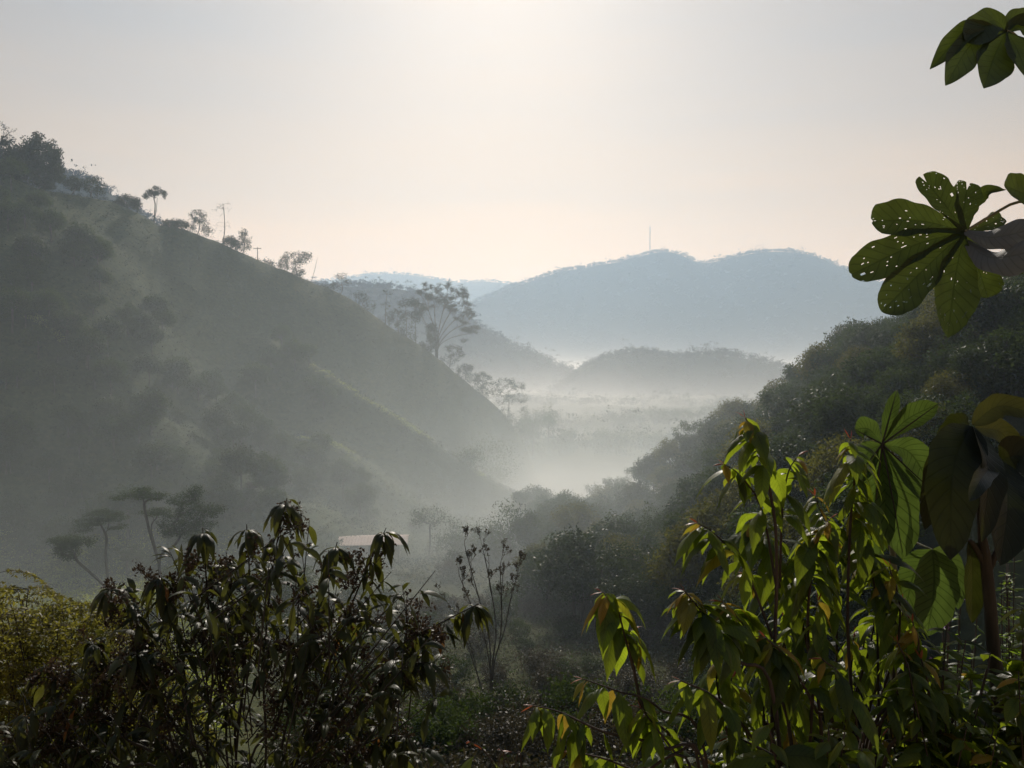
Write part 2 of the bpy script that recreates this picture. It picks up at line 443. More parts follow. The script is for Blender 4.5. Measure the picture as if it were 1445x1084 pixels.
# ------------------------------------------------------------------ trees
def leaf_cloud(acc, rng, centers, per, sig, size, up=.45, aspect=.5, clump=None):
    """many small bent leaf faces scattered round the centres"""
    c = np.asarray(centers, float)
    if not len(c): return
    n = len(c) * per
    sig = np.broadcast_to(np.asarray(sig, float), (3,))
    g = rng.normal(size=(n, 3)); g *= (np.clip(np.linalg.norm(g, axis=1), 0, 1.9) / np.linalg.norm(g, axis=1))[:, None]
    p = np.repeat(c, per, 0) + g * sig
    nr = rng.normal(size=(n, 3)); nr /= np.linalg.norm(nr, axis=1)[:, None]
    go = g / (np.linalg.norm(g, axis=1)[:, None] + 1e-9)
    nr = nr * (1 - up) + (go * .5 + np.array([0, 0, .6])) * up; nr /= np.linalg.norm(nr, axis=1)[:, None]
    t = np.cross(nr, rng.normal(size=(n, 3))); t /= np.linalg.norm(t, axis=1)[:, None]
    s = np.cross(nr, t)
    L = (size * rng.uniform(.6, 1.4, n))[:, None]
    Wd = L * aspect
    v = np.stack([p - t * L * .5, p + s * Wd * .5 - nr * L * .06, p + t * L * .5 - nr * L * .12, p - s * Wd * .5 - nr * L * .06], 1).reshape(-1, 3)
    q = np.arange(n * 4).reshape(-1, 4)
    cl = np.repeat(rng.uniform(0, 1, len(c)), per) if clump is None else clump
    rnd = np.clip(.5 * cl + .5 * rng.uniform(0, 1, n), 0, 1) * .8
    acc.add(v, q, None, np.repeat(rnd, 4))

def grow(rng, trunk, att, trunk_r, tip_r, step=.8, start=.45, upbend=.25, wob=.06):
    """branch skeleton reaching every attractor point; returns nodes, parents, radii"""
    tp = spline(trunk, max(6, int(sum(np.linalg.norm(np.subtract(a, b)) for a, b in zip(trunk[1:], trunk[:-1])) / step) + 2))
    nodes = [p for p in tp]; par = list(range(-1, len(tp) - 1))
    dirs = [d / (np.linalg.norm(d) + 1e-9) for d in np.gradient(tp, axis=0)]
    first = int(start * len(tp))
    att = np.asarray(att, float)
    att = att[np.argsort(np.linalg.norm(att - tp[int(len(tp) * .8)], axis=1))]
    tips = []
    for a in att:
        N = np.array(nodes[first:]); Dn = np.array(dirs[first:])
        d = a - N; dist = np.linalg.norm(d, axis=1) + 1e-6
        cs = (d * Dn).sum(1) / dist
        cost = dist * (1.6 - .6 * cs) + .5 * np.clip(-d[:, 2], 0, None)
        j = int(np.argmin(cost)) + first
        p0, L = nodes[j], np.linalg.norm(a - nodes[j])
        k = max(1, int(round(L / step)))
        ctrl = p0 + (dirs[j] * .5 + (a - p0) / (L + 1e-6) * .3 + np.array([0, 0, upbend])) * L * .5
        last = j
        for q in range(1, k + 1):
            t = q / k
            pt = (1 - t) ** 2 * p0 + 2 * t * (1 - t) * ctrl + t * t * a
            if q < k: pt = pt + rng.normal(size=3) * wob * L
            dv = pt - nodes[last]
            nodes.append(pt); par.append(last); dirs.append(dv / (np.linalg.norm(dv) + 1e-9)); last = len(nodes) - 1
        tips.append(last)
    n = len(nodes)
    raw = np.zeros(n); ch = [[] for _ in range(n)]
    for i in range(n):
        if par[i] >= 0: ch[par[i]].append(i)
    for i in range(n - 1, -1, -1):
        raw[i] = 1.0 if not ch[i] else (sum(raw[c] ** 2.3 for c in ch[i])) ** (1 / 2.3)
    # children always come after parents, so the loop above has finished them
    mx = raw[0] if raw[0] > 1 else 2
    rad = tip_r + (trunk_r - tip_r) * (raw - 1) / max(mx - 1, 1e-6)
    base = np.linspace(1.35, 1.0, max(2, len(tp) // 3)); rad[:len(base)] *= base
    return np.array(nodes), par, rad, ch, tips

def skeleton_mesh(acc, nodes, par, rad, ch, sides=5):
    done = set(); starts = [(0, None)]
    while starts:
        i, pr = starts.pop()
        chain = [i]
        while ch[chain[-1]]:
            c = sorted(ch[chain[-1]], key=lambda k: -rad[k])
            starts += [(k, chain[-1]) for k in c[1:]]
            chain.append(c[0])
        ids = ([pr] if pr is not None else []) + chain
        if len(ids) < 2: continue
        r = rad[ids].copy()
        if pr is not None: r[0] = r[1]
        tube(acc, nodes[ids], r, sides if rad[ids].max() > .03 else 4)

def lobe_points(rng, lobes, shell=.35):
    out = []
    for (c, r, n) in lobes:
        g = rng.normal(size=(n, 3)); g /= np.linalg.norm(g, axis=1)[:, None]
        out.append(np.asarray(c) + g * (rng.uniform(shell, 1, n) ** .6)[:, None] * np.asarray(r))
    return np.concatenate(out)

M_BARK = mat_bark('grey_bark', (.035, .030, .024), (.10, .088, .07), 3)
M_FOL = mat_leaf('forest_leaves', (.018, .032, .010), (.060, .082, .022), (.10, .15, .02), .7, .32, .06)
M_FOLG = mat_leaf('glossy_forest_leaves', (.018, .030, .012), (.055, .075, .025), (.09, .13, .02), .5, .25, .14)
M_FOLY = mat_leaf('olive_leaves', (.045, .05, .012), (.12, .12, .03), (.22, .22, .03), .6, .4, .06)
M_MEADOW = mat_leaf('meadow_grass_blades', (.07, .095, .015), (.15, .17, .03), (.50, .58, .06), .6, .55, .2)
M_RIDGE = mat_leaf('ridge_tree_leaves', (.012, .020, .010), (.036, .050, .018), (.05, .07, .015), .7, .15, .12)
M_CANOPY = mat_leaf('distant_canopy', (.005, .010, .006), (.014, .022, .010), (.03, .045, .012), 1.0, .0, .0)
M_DRY = mat_leaf('dry_leaves', (.035, .028, .016), (.10, .08, .045), (.10, .08, .03), .45, .25, .25)

def make_tree(name, label, cat, group, seed, trunk, lobes, leaf=.4, per=40, sig=.6, trunk_r=.2, tip_r=.02, mat=None, step=.8, up=.45, start=.45,
              aspect=.5, loc=(0, 0, 0), rz=0.0, upbend=.25, shell=.35, extra_trunks=(), bark=None, tip_share=1.0, wob=.06, sides=5):
    """local coordinates; a tree = Empty > trunk (with its limbs) + crown"""
    rng = np.random.default_rng(seed)
    att = lobe_points(rng, lobes, shell)
    tr, cr = Acc(), Acc()
    nd, pa, ra, ch, tips = grow(rng, trunk, att, trunk_r, tip_r, step, start, upbend, wob)
    skeleton_mesh(tr, nd, pa, ra, ch, sides)
    for (tk, r0) in extra_trunks:
        pts = spline(tk, 10); tube(tr, pts, np.linspace(r0, r0 * .5, 10), 5)
    root = empty(name, loc, label, cat, group, rz)
    tr.build('trunk', bark or M_BARK, root)
    if per > 0:
        tp = nd[tips]
        if tip_share < 1: tp = tp[rng.uniform(size=len(tp)) < tip_share]
        leaf_cloud(cr, rng, tp, per, sig, leaf, up, aspect)
        cr.build('crown', mat or M_FOL, root, smooth=False)
    return root

def fan_tree(name, label, cat, D, base_px, stems, seed, trunk_r, tip_r, depth, shrink=.7, spread=.38, leaf=.5, per=8, sig=.5, mat=None, up=.75, lift=.12, tip_share=1.0, kids=2):
    """tree of fanned forking limbs; stems = list of pixel paths for the main limbs, each forking depth times"""
    b = base_at(base_px, D); rng = np.random.default_rng(seed)
    tr, cr, tips = Acc(), Acc(), []
    def fork(p, d, L, r, k):
        n = 4; pts = [p]
        for _ in range(n):
            d = norm1(d + rng.normal(size=3) * .09 + np.array([0, 0, lift * .4])); pts.append(pts[-1] + d * L / n)
        r2 = max(tip_r, r * .62); tube(tr, pts, np.linspace(r, r2, n + 1), 5 if r > .03 else 4)
        if k <= 2: tips.append(pts[-1])
        if k <= 0: tips.append(pts[-2]); return
        for q in range(kids if rng.uniform() < .55 else 3):
            dd = norm1(d + rng.normal(size=3) * spread * np.array([1, 1, .7]) + np.array([0, 0, lift]))
            fork(pts[-1] if q < 2 else pts[-2], dd, L * shrink * rng.uniform(.75, 1.2), r2 * .85, k - 1)
    def norm1(v): return v / np.linalg.norm(v)
    for (path, dz, L, r, k) in stems:
        pts = [np.array([rng.normal() * trunk_r * .4, rng.normal() * trunk_r * .4, 0])]
        for (x, y) in path:
            q = np.array(P(x, y, D)) - np.array(b); q[1] += dz * (len(pts)) / len(path); pts.append(q)
        c = spline(pts, 14); tube(tr, c, np.linspace(r, r * .55, 14), 7)
        for q in range(3): 
            fork(c[-1 - q * 2], norm1((c[-1] - c[-4]) + rng.normal(size=3) * spread * L * .5), L, r * .5, k)
    root = empty(name, b, label, cat)
    tr.build('trunk', M_BARK, root)
    tp = np.array(tips)
    if tip_share < 1: tp = tp[rng.uniform(size=len(tp)) < tip_share]
    leaf_cloud(cr, rng, tp, per, sig, leaf, up, .5); cr.build('crown', mat or M_FOL, root, smooth=False)
    return root

def base_at(px, D):
    p = P(px, 500, D)
    return Vector((p.x, D, land_h(p.x, D) - .15))

def tree_px(name, label, cat, D, base_px, trunk_px, lobes_px, seed, base_y=None, group=None, depth=1.0, **kw):
    """tree whose trunk and crown lobes are given at photo pixels, D metres away; built in metres round its own base"""
    b = base_at(base_px, D)
    rng = np.random.default_rng(seed + 999)
    tk = [np.zeros(3)]
    for (x, y) in trunk_px:
        q = np.array(P(x, y, D)) - np.array(b); q[1] += rng.normal() * .15; tk.append(q)
    lob = []
    for (x, y, rx, ry, n) in lobes_px:
        q = np.array(P(x, y, D)) - np.array(b)
        k = D / F
        q[1] += rng.uniform(-.4, .4) * rx * k * depth
        lob.append((q, (rx * k, rx * k * depth, ry * k), n))
    return make_tree(name, label, cat, group, seed, tk, lob, loc=b, **kw)

def crest_D(raw_pts, px):
    xs, ds = [p[0] for p in raw_pts], [p[2] for p in raw_pts]
    o = np.argsort(xs)
    return float(np.interp(px, np.array(xs)[o], np.array(ds)[o]))
LEFT_PTS = [(-420, 120, 215), (-150, 170, 235), (0, 246, 252), (90, 272, 270), (180, 300, 286), (280, 335, 300), (340, 358, 305), (400, 379, 312),
              (450, 400, 318), (483, 418, 321), (538, 452, 328), (583, 485, 331), (619, 510, 336), (645, 531, 340), (671, 551, 343), (716, 590, 348), (745, 640, 350), (765, 700, 352)]
RIGHT_PTS = [(1800, 385, 80), (1600, 420, 98), (1445, 440, 120), (1310, 478, 142), (1235, 520, 156), (1130, 606, 172), (1000, 646, 192), (940, 700, 203), (830, 752, 220), (740, 792, 232)]

def ridge_tree(label, px, trunk_px, lobes_px, seed, D=None, name='ridge_tree', cat='tree', **kw):
    kw = {**dict(leaf=.5, per=54, sig=.6, trunk_r=.18, tip_r=.03, step=1.0, mat=M_RIDGE), **kw}
    return tree_px(name, label, cat, D or crest_D(LEFT_PTS, px), px, trunk_px, lobes_px, seed, **kw)

# along the crest of the left hill, from the top down
ridge_tree('massive dark rounded tree standing on the top of the left hill', 58, [(56, 262), (55, 240)], [(52, 218, 28, 26, 60), (26, 232, 22, 22, 40), (78, 232, 12, 26, 26), (50, 250, 36, 16, 50), (54, 228, 34, 22, 60)], 101, per=80, leaf=.7, sig=.85, trunk_r=.4, D=262)
ridge_tree('dark dense tree at the left border of the photo beside the massive rounded one', 2, [(2, 255), (0, 235)], [(-4, 232, 22, 22, 46), (10, 205, 14, 10, 14), (-25, 240, 20, 24, 30), (14, 258, 22, 14, 24)], 102, per=50, leaf=.65, sig=.65, trunk_r=.35, D=256)
ridge_tree('thin twiggy treetop rising above the dark trees at the left border', -3, [(-2, 240), (1, 205)], [(8, 184, 13, 6, 12), (0, 176, 8, 6, 6)], 103, per=8, leaf=.5, sig=.4, D=268)
ridge_tree('left of the two rounded small trees touching each other below the massive tree', 104, [(105, 268)], [(103, 258, 10, 9, 26), (98, 262, 7, 7, 12)], 104, start=.3)
ridge_tree('right and larger of the two rounded small trees touching each other below the massive tree', 128, [(128, 280), (129, 270)], [(130, 261, 17, 11, 44), (140, 270, 9, 9, 16)], 105, per=36, start=.3)
ridge_tree('small wide spreading tree on the crest left of the tall mushroom shaped tree', 183, [(183, 296)], [(182, 285, 15, 8, 36), (170, 287, 8, 5, 12), (193, 290, 7, 8, 12)], 106, start=.3)
ridge_tree('tall slender tree with a mushroom shaped crown on two thin stems', 220, [(219, 290), (217, 281)], [(213, 273, 10, 5, 24), (224, 270, 9, 6, 24), (232, 275, 4, 7, 10), (205, 277, 3, 5, 8)], 107, start=.85, trunk_r=.2, per=30, leaf=.45, sig=.4,
           extra_trunks=[(((0, 0, 0), (.9, .1, 4.5), (1.3, .2, 9.0)), .15)])
ridge_tree('low dark bush on the crest just right of the mushroom shaped tree', 242, [(242, 318)], [(243, 316, 12, 4, 26), (256, 317, 9, 5, 16)], 108, start=.1, name='bush', cat='bush')
ridge_tree('ragged rounded tree on the crest between the mushroom shaped tree and the bare tree', 281, [(281, 322), (281, 312)], [(281, 306, 13, 9, 34), (283, 318, 16, 9, 30), (294, 328, 8, 5, 10), (268, 322, 8, 7, 10)], 109, per=20, start=.25)
ridge_tree('tall bare pale tree with almost no leaves on the left crest', 316, [(317, 325), (316, 300), (314, 286)], [(308, 296, 8, 10, 16), (319, 292, 8, 9, 14), (311, 322, 9, 9, 9), (322, 318, 7, 6, 5)], 110, per=2, leaf=.35, sig=.3, trunk_r=.17, tip_r=.03, start=.3)
ridge_tree('scrubby bush at the foot of the bare pale tree', 327, [(327, 345)], [(325, 340, 11, 6, 24), (333, 346, 7, 5, 14)], 111, start=.1, name='bush', cat='bush')
ridge_tree('small cone shaped tree on the crest just left of the power pole', 344, [(344, 350), (344, 332)], [(344, 329, 5, 5, 16), (344, 339, 9, 6, 24), (344, 348, 11, 5, 22)], 112, per=18, start=.2, leaf=.5)
ridge_tree('little shrub on the crest just right of the power pole', 379, [(379, 377)], [(380, 370, 6, 6, 14), (374, 368, 3, 4, 5)], 113, start=.1, name='bush', cat='bush', per=16)
ridge_tree('dark bushy tree on the crest beside the thin leaning dead stem', 416, [(418, 388), (416, 370)], [(412, 364, 16, 10, 40), (430, 364, 10, 8, 18), (402, 374, 10, 8, 20), (420, 384, 10, 8, 24)], 114, per=30, start=.2)
ridge_tree('small flat topped crooked tree on the crest above the pale wooded spur', 481, [(483, 408), (481, 396)], [(482, 390, 8, 4, 14), (472, 403, 9, 6, 14), (490, 397, 5, 3, 8)], 115, per=16, start=.3)
ridge_tree('low shrubs of the crest right of the leaning dead stem', 462, [(462, 412)], [(458, 404, 12, 4, 18)], 116, per=14, start=.1, name='bush', cat='bush')
ridge_tree('loose rounded tree on the crest above the thin pole like tree', 512, [(514, 435), (510, 425)], [(509, 419, 11, 7, 24), (522, 430, 9, 10, 20)], 117, per=18, start=.3)
ridge_tree('thin pole like tree with tufts left of the big spreading tree group', 544, [(544, 445), (545, 425), (547, 414)], [(547, 413, 6, 4, 10), (544, 430, 8, 5, 8), (543, 452, 8, 8, 8)], 118, per=14, start=.35)
ridge_tree('rounded leafy tree between the pole like tree and the tall narrow tree', 562, [(562, 465), (560, 448)], [(558, 446, 13, 10, 36), (566, 460, 8, 10, 16)], 119, per=24, start=.3, D=333)
ridge_tree('tall narrow loose tree leaning right', 572, [(574, 470), (573, 445), (572, 430)], [(571, 428, 9, 6, 20), (576, 446, 10, 8, 22), (570, 470, 9, 9, 12)], 120, per=22, start=.3, D=331)
ridge_tree('tall narrow tree touching the left edge of the big spreading crown', 586, [(587, 485), (586, 455), (584, 432)], [(584, 428, 9, 8, 22), (588, 446, 11, 10, 30), (582, 470, 8, 11, 14)], 121, per=24, start=.3, D=331)
fan_tree('ridge_tree', 'big old tree with a broad fan of bare limbs on the left crest', 'tree', 336, 616,
         [([(614, 480), (610, 455), (602, 432)], 1, 3.42, .26, 4), ([(615, 475), (614, 450), (613, 428)], -1, 3.42, .26, 4), ([(617, 478), (622, 450), (628, 428)], 2, 3.42, .28, 4),
          ([(618, 480), (628, 455), (641, 433)], -2, 3.61, .28, 4), ([(619, 482), (633, 460), (651, 444)], 1, 3.42, .26, 4), ([(620, 486), (636, 468), (656, 458)], -1, 3.04, .24, 4),
          ([(620, 488), (636, 477), (654, 472)], 1.5, 2.85, .2, 4), ([(613, 484), (604, 462), (594, 446)], 0, 2.85, .2, 4)], 122, .5, .035, 3, leaf=.42, per=4, sig=(.75, .75, .3), mat=M_RIDGE, kids=3, spread=.45)
ridge_tree('small dense dark tree clinging to the left side of the big spreading trunk', 608, [(609, 490), (609, 475)], [(609, 470, 9, 14, 46), (612, 482, 8, 8, 18)], 123, per=46, start=.2, D=334)
ridge_tree('small umbrella shaped dark tree left of the foot of the big spreading tree', 604, [(604, 504), (603, 496)], [(602, 492, 15, 5, 36), (598, 488, 8, 4, 12)], 124, per=30, start=.6, D=333)
ridge_tree('feathery tree right of the foot of the big spreading tree', 634, [(636, 508), (638, 496)], [(640, 492, 13, 6, 28), (636, 506, 14, 9, 26), (648, 500, 8, 5, 12)], 125, per=22, start=.3, D=338)
ridge_tree('layered rounded tree downhill of the feathery tree by the big spreading one', 655, [(656, 540), (657, 524)], [(656, 520, 14, 6, 36), (650, 533, 11, 10, 26), (666, 532, 8, 8, 16)], 126, per=28, start=.3, D=340)
ridge_tree('dome shaped dark tree in the middle of the row ending the left crest', 681, [(682, 555), (681, 538)], [(680, 534, 12, 9, 36), (688, 550, 14, 14, 40), (672, 550, 10, 12, 24)], 127, per=34, start=.3, D=344)
ridge_tree('wide feathery layered tree at the lower tip of the left crest', 716, [(718, 575), (718, 555)], [(712, 540, 16, 7, 36), (732, 545, 12, 6, 24), (728, 562, 16, 9, 36), (706, 560, 14, 14, 36), (740, 572, 7, 10, 10)], 128, per=22, start=.3, D=348)
ridge_tree('shaded broad tree below the feathery tree at the tip of the left crest', 706, [(706, 605), (706, 590)], [(704, 588, 22, 14, 50), (725, 600, 14, 14, 30), (688, 580, 14, 12, 30)], 129, per=36, start=.3, D=344)

# umbrella trees on the misty shelf at the left
UM = dict(leaf=.25, per=42, sig=(.55, .55, .14), trunk_r=.2, tip_r=.02, step=.6, up=.75, start=.75, name='umbrella_tree', cat='tree', upbend=.1, wob=.05)
def umb(label, D, base, trunk, lobes, seed, **kw):
    k = {**UM, **kw}
    return tree_px(k.pop('name'), label, k.pop('cat'), D, base, trunk, lobes, seed, **k)
umb('umbrella tree with one wide flat crown left of the tallest two', 122, 150, [(149, 790), (151, 760), (147, 748)], [(128, 735, 20, 7, 30), (160, 728, 20, 7, 34), (142, 724, 16, 5, 20), (122, 744, 14, 5, 14), (166, 742, 12, 4, 10)], 201, start=.8)
umb('tall umbrella tree with two thin flat tiers on a long crooked stem', 118, 222, [(224, 800), (222, 786), (211, 750), (206, 725), (203, 708)], [(190, 698, 17, 6, 26), (217, 700, 16, 6, 26), (200, 692, 12, 4, 12), (172, 702, 9, 3, 8)], 202, start=.9)
umb('lower side crown on a curved branch right of the tall two tiered umbrella tree', 119.5, 226, [(222, 786), (214, 745), (221, 730)], [(226, 721, 14, 5, 22), (205, 725, 12, 3, 8), (238, 725, 7, 4, 8)], 203, start=.85, trunk_r=.11)
umb('tallest dense umbrella tree with stacked crowns at the right of the group', 118.8, 224, [(226, 788), (246, 770), (257, 752), (262, 742)], [(275, 692, 11, 6, 18), (262, 704, 22, 8, 36), (268, 722, 22, 14, 50), (300, 720, 20, 8, 36), (262, 742, 20, 12, 36), (240, 742, 13, 14, 36), (288, 740, 18, 10, 30)], 204, start=.8, sig=(.5, .5, .3))
umb('leaning tree with a hanging dark clump of leaves, leftmost of the umbrella group', 112, 178, [(172, 858), (140, 820), (110, 795), (105, 780)], [(92, 776, 15, 17, 60), (100, 760, 22, 8, 34), (122, 764, 14, 6, 16), (78, 762, 12, 5, 10)], 205, start=.85, sig=(.42, .42, .3))
umb('faint rounded tree behind the umbrella trees, left of its flat topped neighbour', 138, 140, [(140, 810), (139, 790)], [(139, 782, 15, 10, 32), (145, 800, 16, 14, 32), (128, 798, 9, 14, 16)], 206, start=.3, sig=.5, up=.4)
umb('faint flat topped tree behind the umbrella trees, below the gap between the tall two', 138, 180, [(180, 810), (179, 792)], [(178, 776, 18, 6, 32), (182, 786, 19, 6, 26)], 207, start=.6)
umb('thin multi stemmed young tree below the tallest dense umbrella tree', 121, 268, [(269, 800), (270, 780)], [(268, 758, 10, 7, 16), (278, 752, 9, 6, 12)], 208, start=.3, trunk_r=.08)

# valley trees fading in the mist
def valley(label, D, px, top, rx, seed, name='valley_tree', ry=None, per=30, mat=None, leaf=.5, **kw):
    b = base_at(px, D)
    zt = P(px, top, D).z - b.z
    k = D / F
    rx, ry = rx * k, (ry or rx * .6) * k
    h = max(zt, 2 * ry)
    rng = random.Random(seed)
    lob = [((rng.uniform(-.2, .2) * rx, rng.uniform(-.3, .3) * rx, h - ry), (rx, rx, ry), 40)]
    for q in range(4):
        a = rng.uniform(0, 6.28)
        lob.append(((math.cos(a) * rx * .6, math.sin(a) * rx * .6, h - ry * rng.uniform(.9, 1.7)), (rx * .55, rx * .55, ry * .6), 14))
    return make_tree(name, label, 'tree', kw.pop('group', None), seed, [(0, 0, 0), (rng.uniform(-.3, .3), 0, h * .3), (0, 0, max(h - 1.5 * ry, h * .35))], lob, leaf=leaf, per=per, sig=kw.pop('sig', rx * .16 + .12),
                     trunk_r=max(.1, h * .02), tip_r=.03, loc=b, start=.4, mat=mat, step=max(.8, h / 12), **kw)
valley('broad dome shaped tree dissolving in the mist at the centre of the valley', 262, 684, 650, 52, 301, ry=34, per=70, leaf=.55)
valley('feathery spreading tree at the lower end of the lit grassy spur', 238, 660, 634, 24, 302, ry=12, per=20)
valley('misty rounded tree right of the tip of the left crest, nearest the ridge', 400, 752, 575, 18, 303, ry=16)
valley('taller misty tree between the tip of the left crest and the valley treeline', 430, 775, 568, 14, 304, ry=18)
valley('crooked tree with a forked white stem standing above the misty treeline', 440, 806, 603, 14, 305, ry=8, per=16)
for k_, (px, top, rx, D) in enumerate([(742, 602, 24, 390), (790, 625, 20, 420), (838, 612, 24, 450), (862, 614, 22, 455), (885, 612, 22, 450), (912, 614, 20, 440), (935, 618, 22, 420), (765, 628, 22, 400)]):
    valley('misty rounded crown in the nearer of the two valley treelines', D, px, top - 9, rx, 310 + k_, ry=14, group='trees of the nearer misty treeline')
for k_, (px, top, rx, D) in enumerate([(815, 600, 16, 600), (880, 590, 18, 600), (905, 585, 18, 620), (925, 580, 14, 640), (945, 583, 18, 600), (965, 582, 16, 630), (985, 580, 16, 600), (1005, 578, 14, 640), (780, 590, 16, 560), (850, 602, 16, 620), (1020, 572, 16, 640), (830, 604, 16, 640)]):
    valley('pale flat topped crown in the farther of the two valley treelines', D, px, top - 9, rx, 330 + k_, ry=9, per=20, group='trees of the farther misty treeline')

# bank between the house and the right hill
valley('sparse twiggy tree on the misty bank right of the tin roof', 165, 605, 712, 30, 351, ry=18, per=12, leaf=.35, sig=.5)
valley('hazy bushy tree on the bank, between the twiggy tree and the sunlit strip of grass', 160, 648, 735, 34, 352, ry=26, per=44, leaf=.4)
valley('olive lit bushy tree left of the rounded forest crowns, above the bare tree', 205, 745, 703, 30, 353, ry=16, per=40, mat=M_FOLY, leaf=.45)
valley('small dark tree rising over the olive bank', 200, 735, 694, 10, 354, ry=7, per=30, leaf=.4)
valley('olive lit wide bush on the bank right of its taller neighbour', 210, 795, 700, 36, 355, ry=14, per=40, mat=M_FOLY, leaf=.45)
valley('large shaded tree filling the bank below the olive bushes', 150, 720, 745, 50, 356, ry=40, per=60, leaf=.4)
valley('dark rounded tree on the bank just left of the near forest crowns', 150, 790, 740, 34, 357, ry=30, per=60, leaf=.4)

# the wooded right hill: skyline trees one by one
def sky_tree(label, px, trunk, lobes, seed, D=None, **kw):
    kw = {**dict(leaf=.36, per=46, sig=.45, trunk_r=.2, tip_r=.025, step=.8, start=.4, mat=M_FOL), **kw}
    return tree_px(kw.pop('name', 'hillside_tree'), label, 'tree', D or crest_D(RIGHT_PTS, px), px, trunk, lobes, seed, **kw)
sky_tree('dark tall tree behind the holed palmate leaf at the right border of the photo', 1425, [(1425, 430), (1425, 415)], [(1420, 402, 40, 22, 60), (1450, 395, 30, 26, 40), (1395, 425, 30, 20, 40)], 401)
sky_tree('dark crown on the right skyline peeping between the lobes of the holed leaf', 1352, [(1352, 470), (1350, 450)], [(1350, 440, 32, 20, 60), (1372, 430, 22, 18, 30)], 402)
sky_tree('flat layered thin tree on the right skyline just below the holed leaf', 1292, [(1293, 470), (1294, 445)], [(1296, 430, 14, 3, 14), (1280, 442, 12, 3, 10), (1304, 440, 9, 3, 8), (1272, 452, 12, 3, 10)], 403, per=14, sig=(.4, .4, .1), up=.8, start=.5, tip_r=.03)
sky_tree('wide crown on the right skyline with a ragged left edge above the sprig tree', 1248, [(1250, 500), (1248, 485)], [(1248, 468, 24, 10, 60), (1262, 482, 26, 14, 50), (1238, 482, 16, 10, 26), (1296, 480, 26, 14, 40)], 404)
sky_tree('rounded tree on the right skyline with one leafy sprig sticking out', 1205, [(1206, 540), (1204, 520)], [(1206, 512, 24, 11, 50), (1222, 524, 24, 16, 46), (1190, 520, 14, 7, 20), (1178, 499, 5, 3, 4)], 405)
sky_tree('umbrella shaped open crown on the right skyline', 1132, [(1134, 585), (1133, 560)], [(1132, 535, 27, 8, 50), (1120, 546, 16, 7, 20), (1150, 546, 20, 10, 30)], 406, start=.7, sig=(.4, .4, .22), per=44)
sky_tree('tree of big loose leaf rosettes on the right skyline, left of the umbrella shaped crown', 1062, [(1064, 600), (1062, 585)], [(1060, 575, 28, 7, 40), (1080, 582, 20, 9, 30), (1040, 580, 14, 7, 16)], 407, per=30, leaf=.55)
sky_tree('large dense rounded tree at the shoulder of the right skyline', 988, [(990, 650), (988, 630)], [(990, 612, 38, 20, 90), (965, 630, 22, 18, 50), (1015, 618, 26, 20, 56)], 408, per=60)
sky_tree('bushy crown stepping down from the large shoulder tree of the right skyline', 950, [(952, 690), (950, 670)], [(952, 652, 18, 16, 50), (962, 672, 24, 18, 50)], 409)
sky_tree('loose layered crown on the lower right skyline with light showing through', 912, [(914, 700), (912, 680)], [(915, 656, 16, 7, 30), (895, 668, 16, 7, 26), (925, 672, 20, 12, 36)], 410, per=34)
sky_tree('rounded crown at the lower end of the right skyline', 872, [(874, 720), (872, 705)], [(872, 684, 22, 10, 46), (888, 696, 24, 16, 50)], 411)
sky_tree('sparse pale treetop at the bottom left end of the right skyline', 842, [(844, 735), (842, 715)], [(842, 690, 16, 10, 22), (840, 706, 16, 12, 30)], 412, per=18)

# forest trees below the skyline: a few trees built once, then copied
PROTO = []
for k_ in range(5):
    rg = random.Random(500 + k_)
    h = [8.5, 10, 7.5, 9, 11][k_]
    lob = [((0, 0, h - 2.2), (2.6, 2.6, 2.0), 46)]
    for q in range(6):
        a = q * 1.05 + rg.uniform(-.3, .3)
        lob.append(((math.cos(a) * 2.4, math.sin(a) * 2.4, h - rg.uniform(2.2, 4.6)), (1.7, 1.7, 1.3), 20))
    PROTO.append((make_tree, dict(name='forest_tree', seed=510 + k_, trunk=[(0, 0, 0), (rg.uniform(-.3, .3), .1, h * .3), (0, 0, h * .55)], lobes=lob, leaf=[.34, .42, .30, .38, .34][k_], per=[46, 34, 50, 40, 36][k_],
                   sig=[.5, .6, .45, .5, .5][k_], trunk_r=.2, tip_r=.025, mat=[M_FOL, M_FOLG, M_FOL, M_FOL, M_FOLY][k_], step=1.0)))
first = {}
def plant(kind, x, y, label, group, sc=1.0, rz=0.0, cat='tree', z=None, name=None):
    loc = Vector((x, y, (land_h(x, y) if z is None else z) - .2))
    if kind not in first:
        fn, kw = KINDS[kind]
        o = fn(label=label, cat=cat, group=group, loc=(0, 0, 0), **kw); first[kind] = o
    else:
        o = copy_tree(first[kind])
    o.location = loc; o.rotation_euler = (0, 0, rz); o.scale = (sc, sc, sc)
    tag(o, label, cat, group)
    if name: o.name = name
    return o
KINDS = {('forest', k_): p for k_, p in enumerate(PROTO)}
rg = random.Random(77)
cnt = 0
for row in range(16):
    for col in range(26):
        px = 760 + col * 34 + (17 if row % 2 else 0) + rg.uniform(-12, 12)
        D = crest_D(RIGHT_PTS, px) - 7 - row * 7.5 + rg.uniform(-3, 3)
        if D < 58 or (D < 75 and px > 1250) or cnt > 285: continue
        w = P(px, 500, D)
        kd = rg.choice([0, 0, 1, 2, 2, 3, 4])
        plant(('forest', kd), w.x, D, 'leafy tree below the skyline in the dense forest of the right hillside', 'forest trees on the right hillside', rg.uniform(.72, 1.25), rg.uniform(0, 6.28))
        cnt += 1
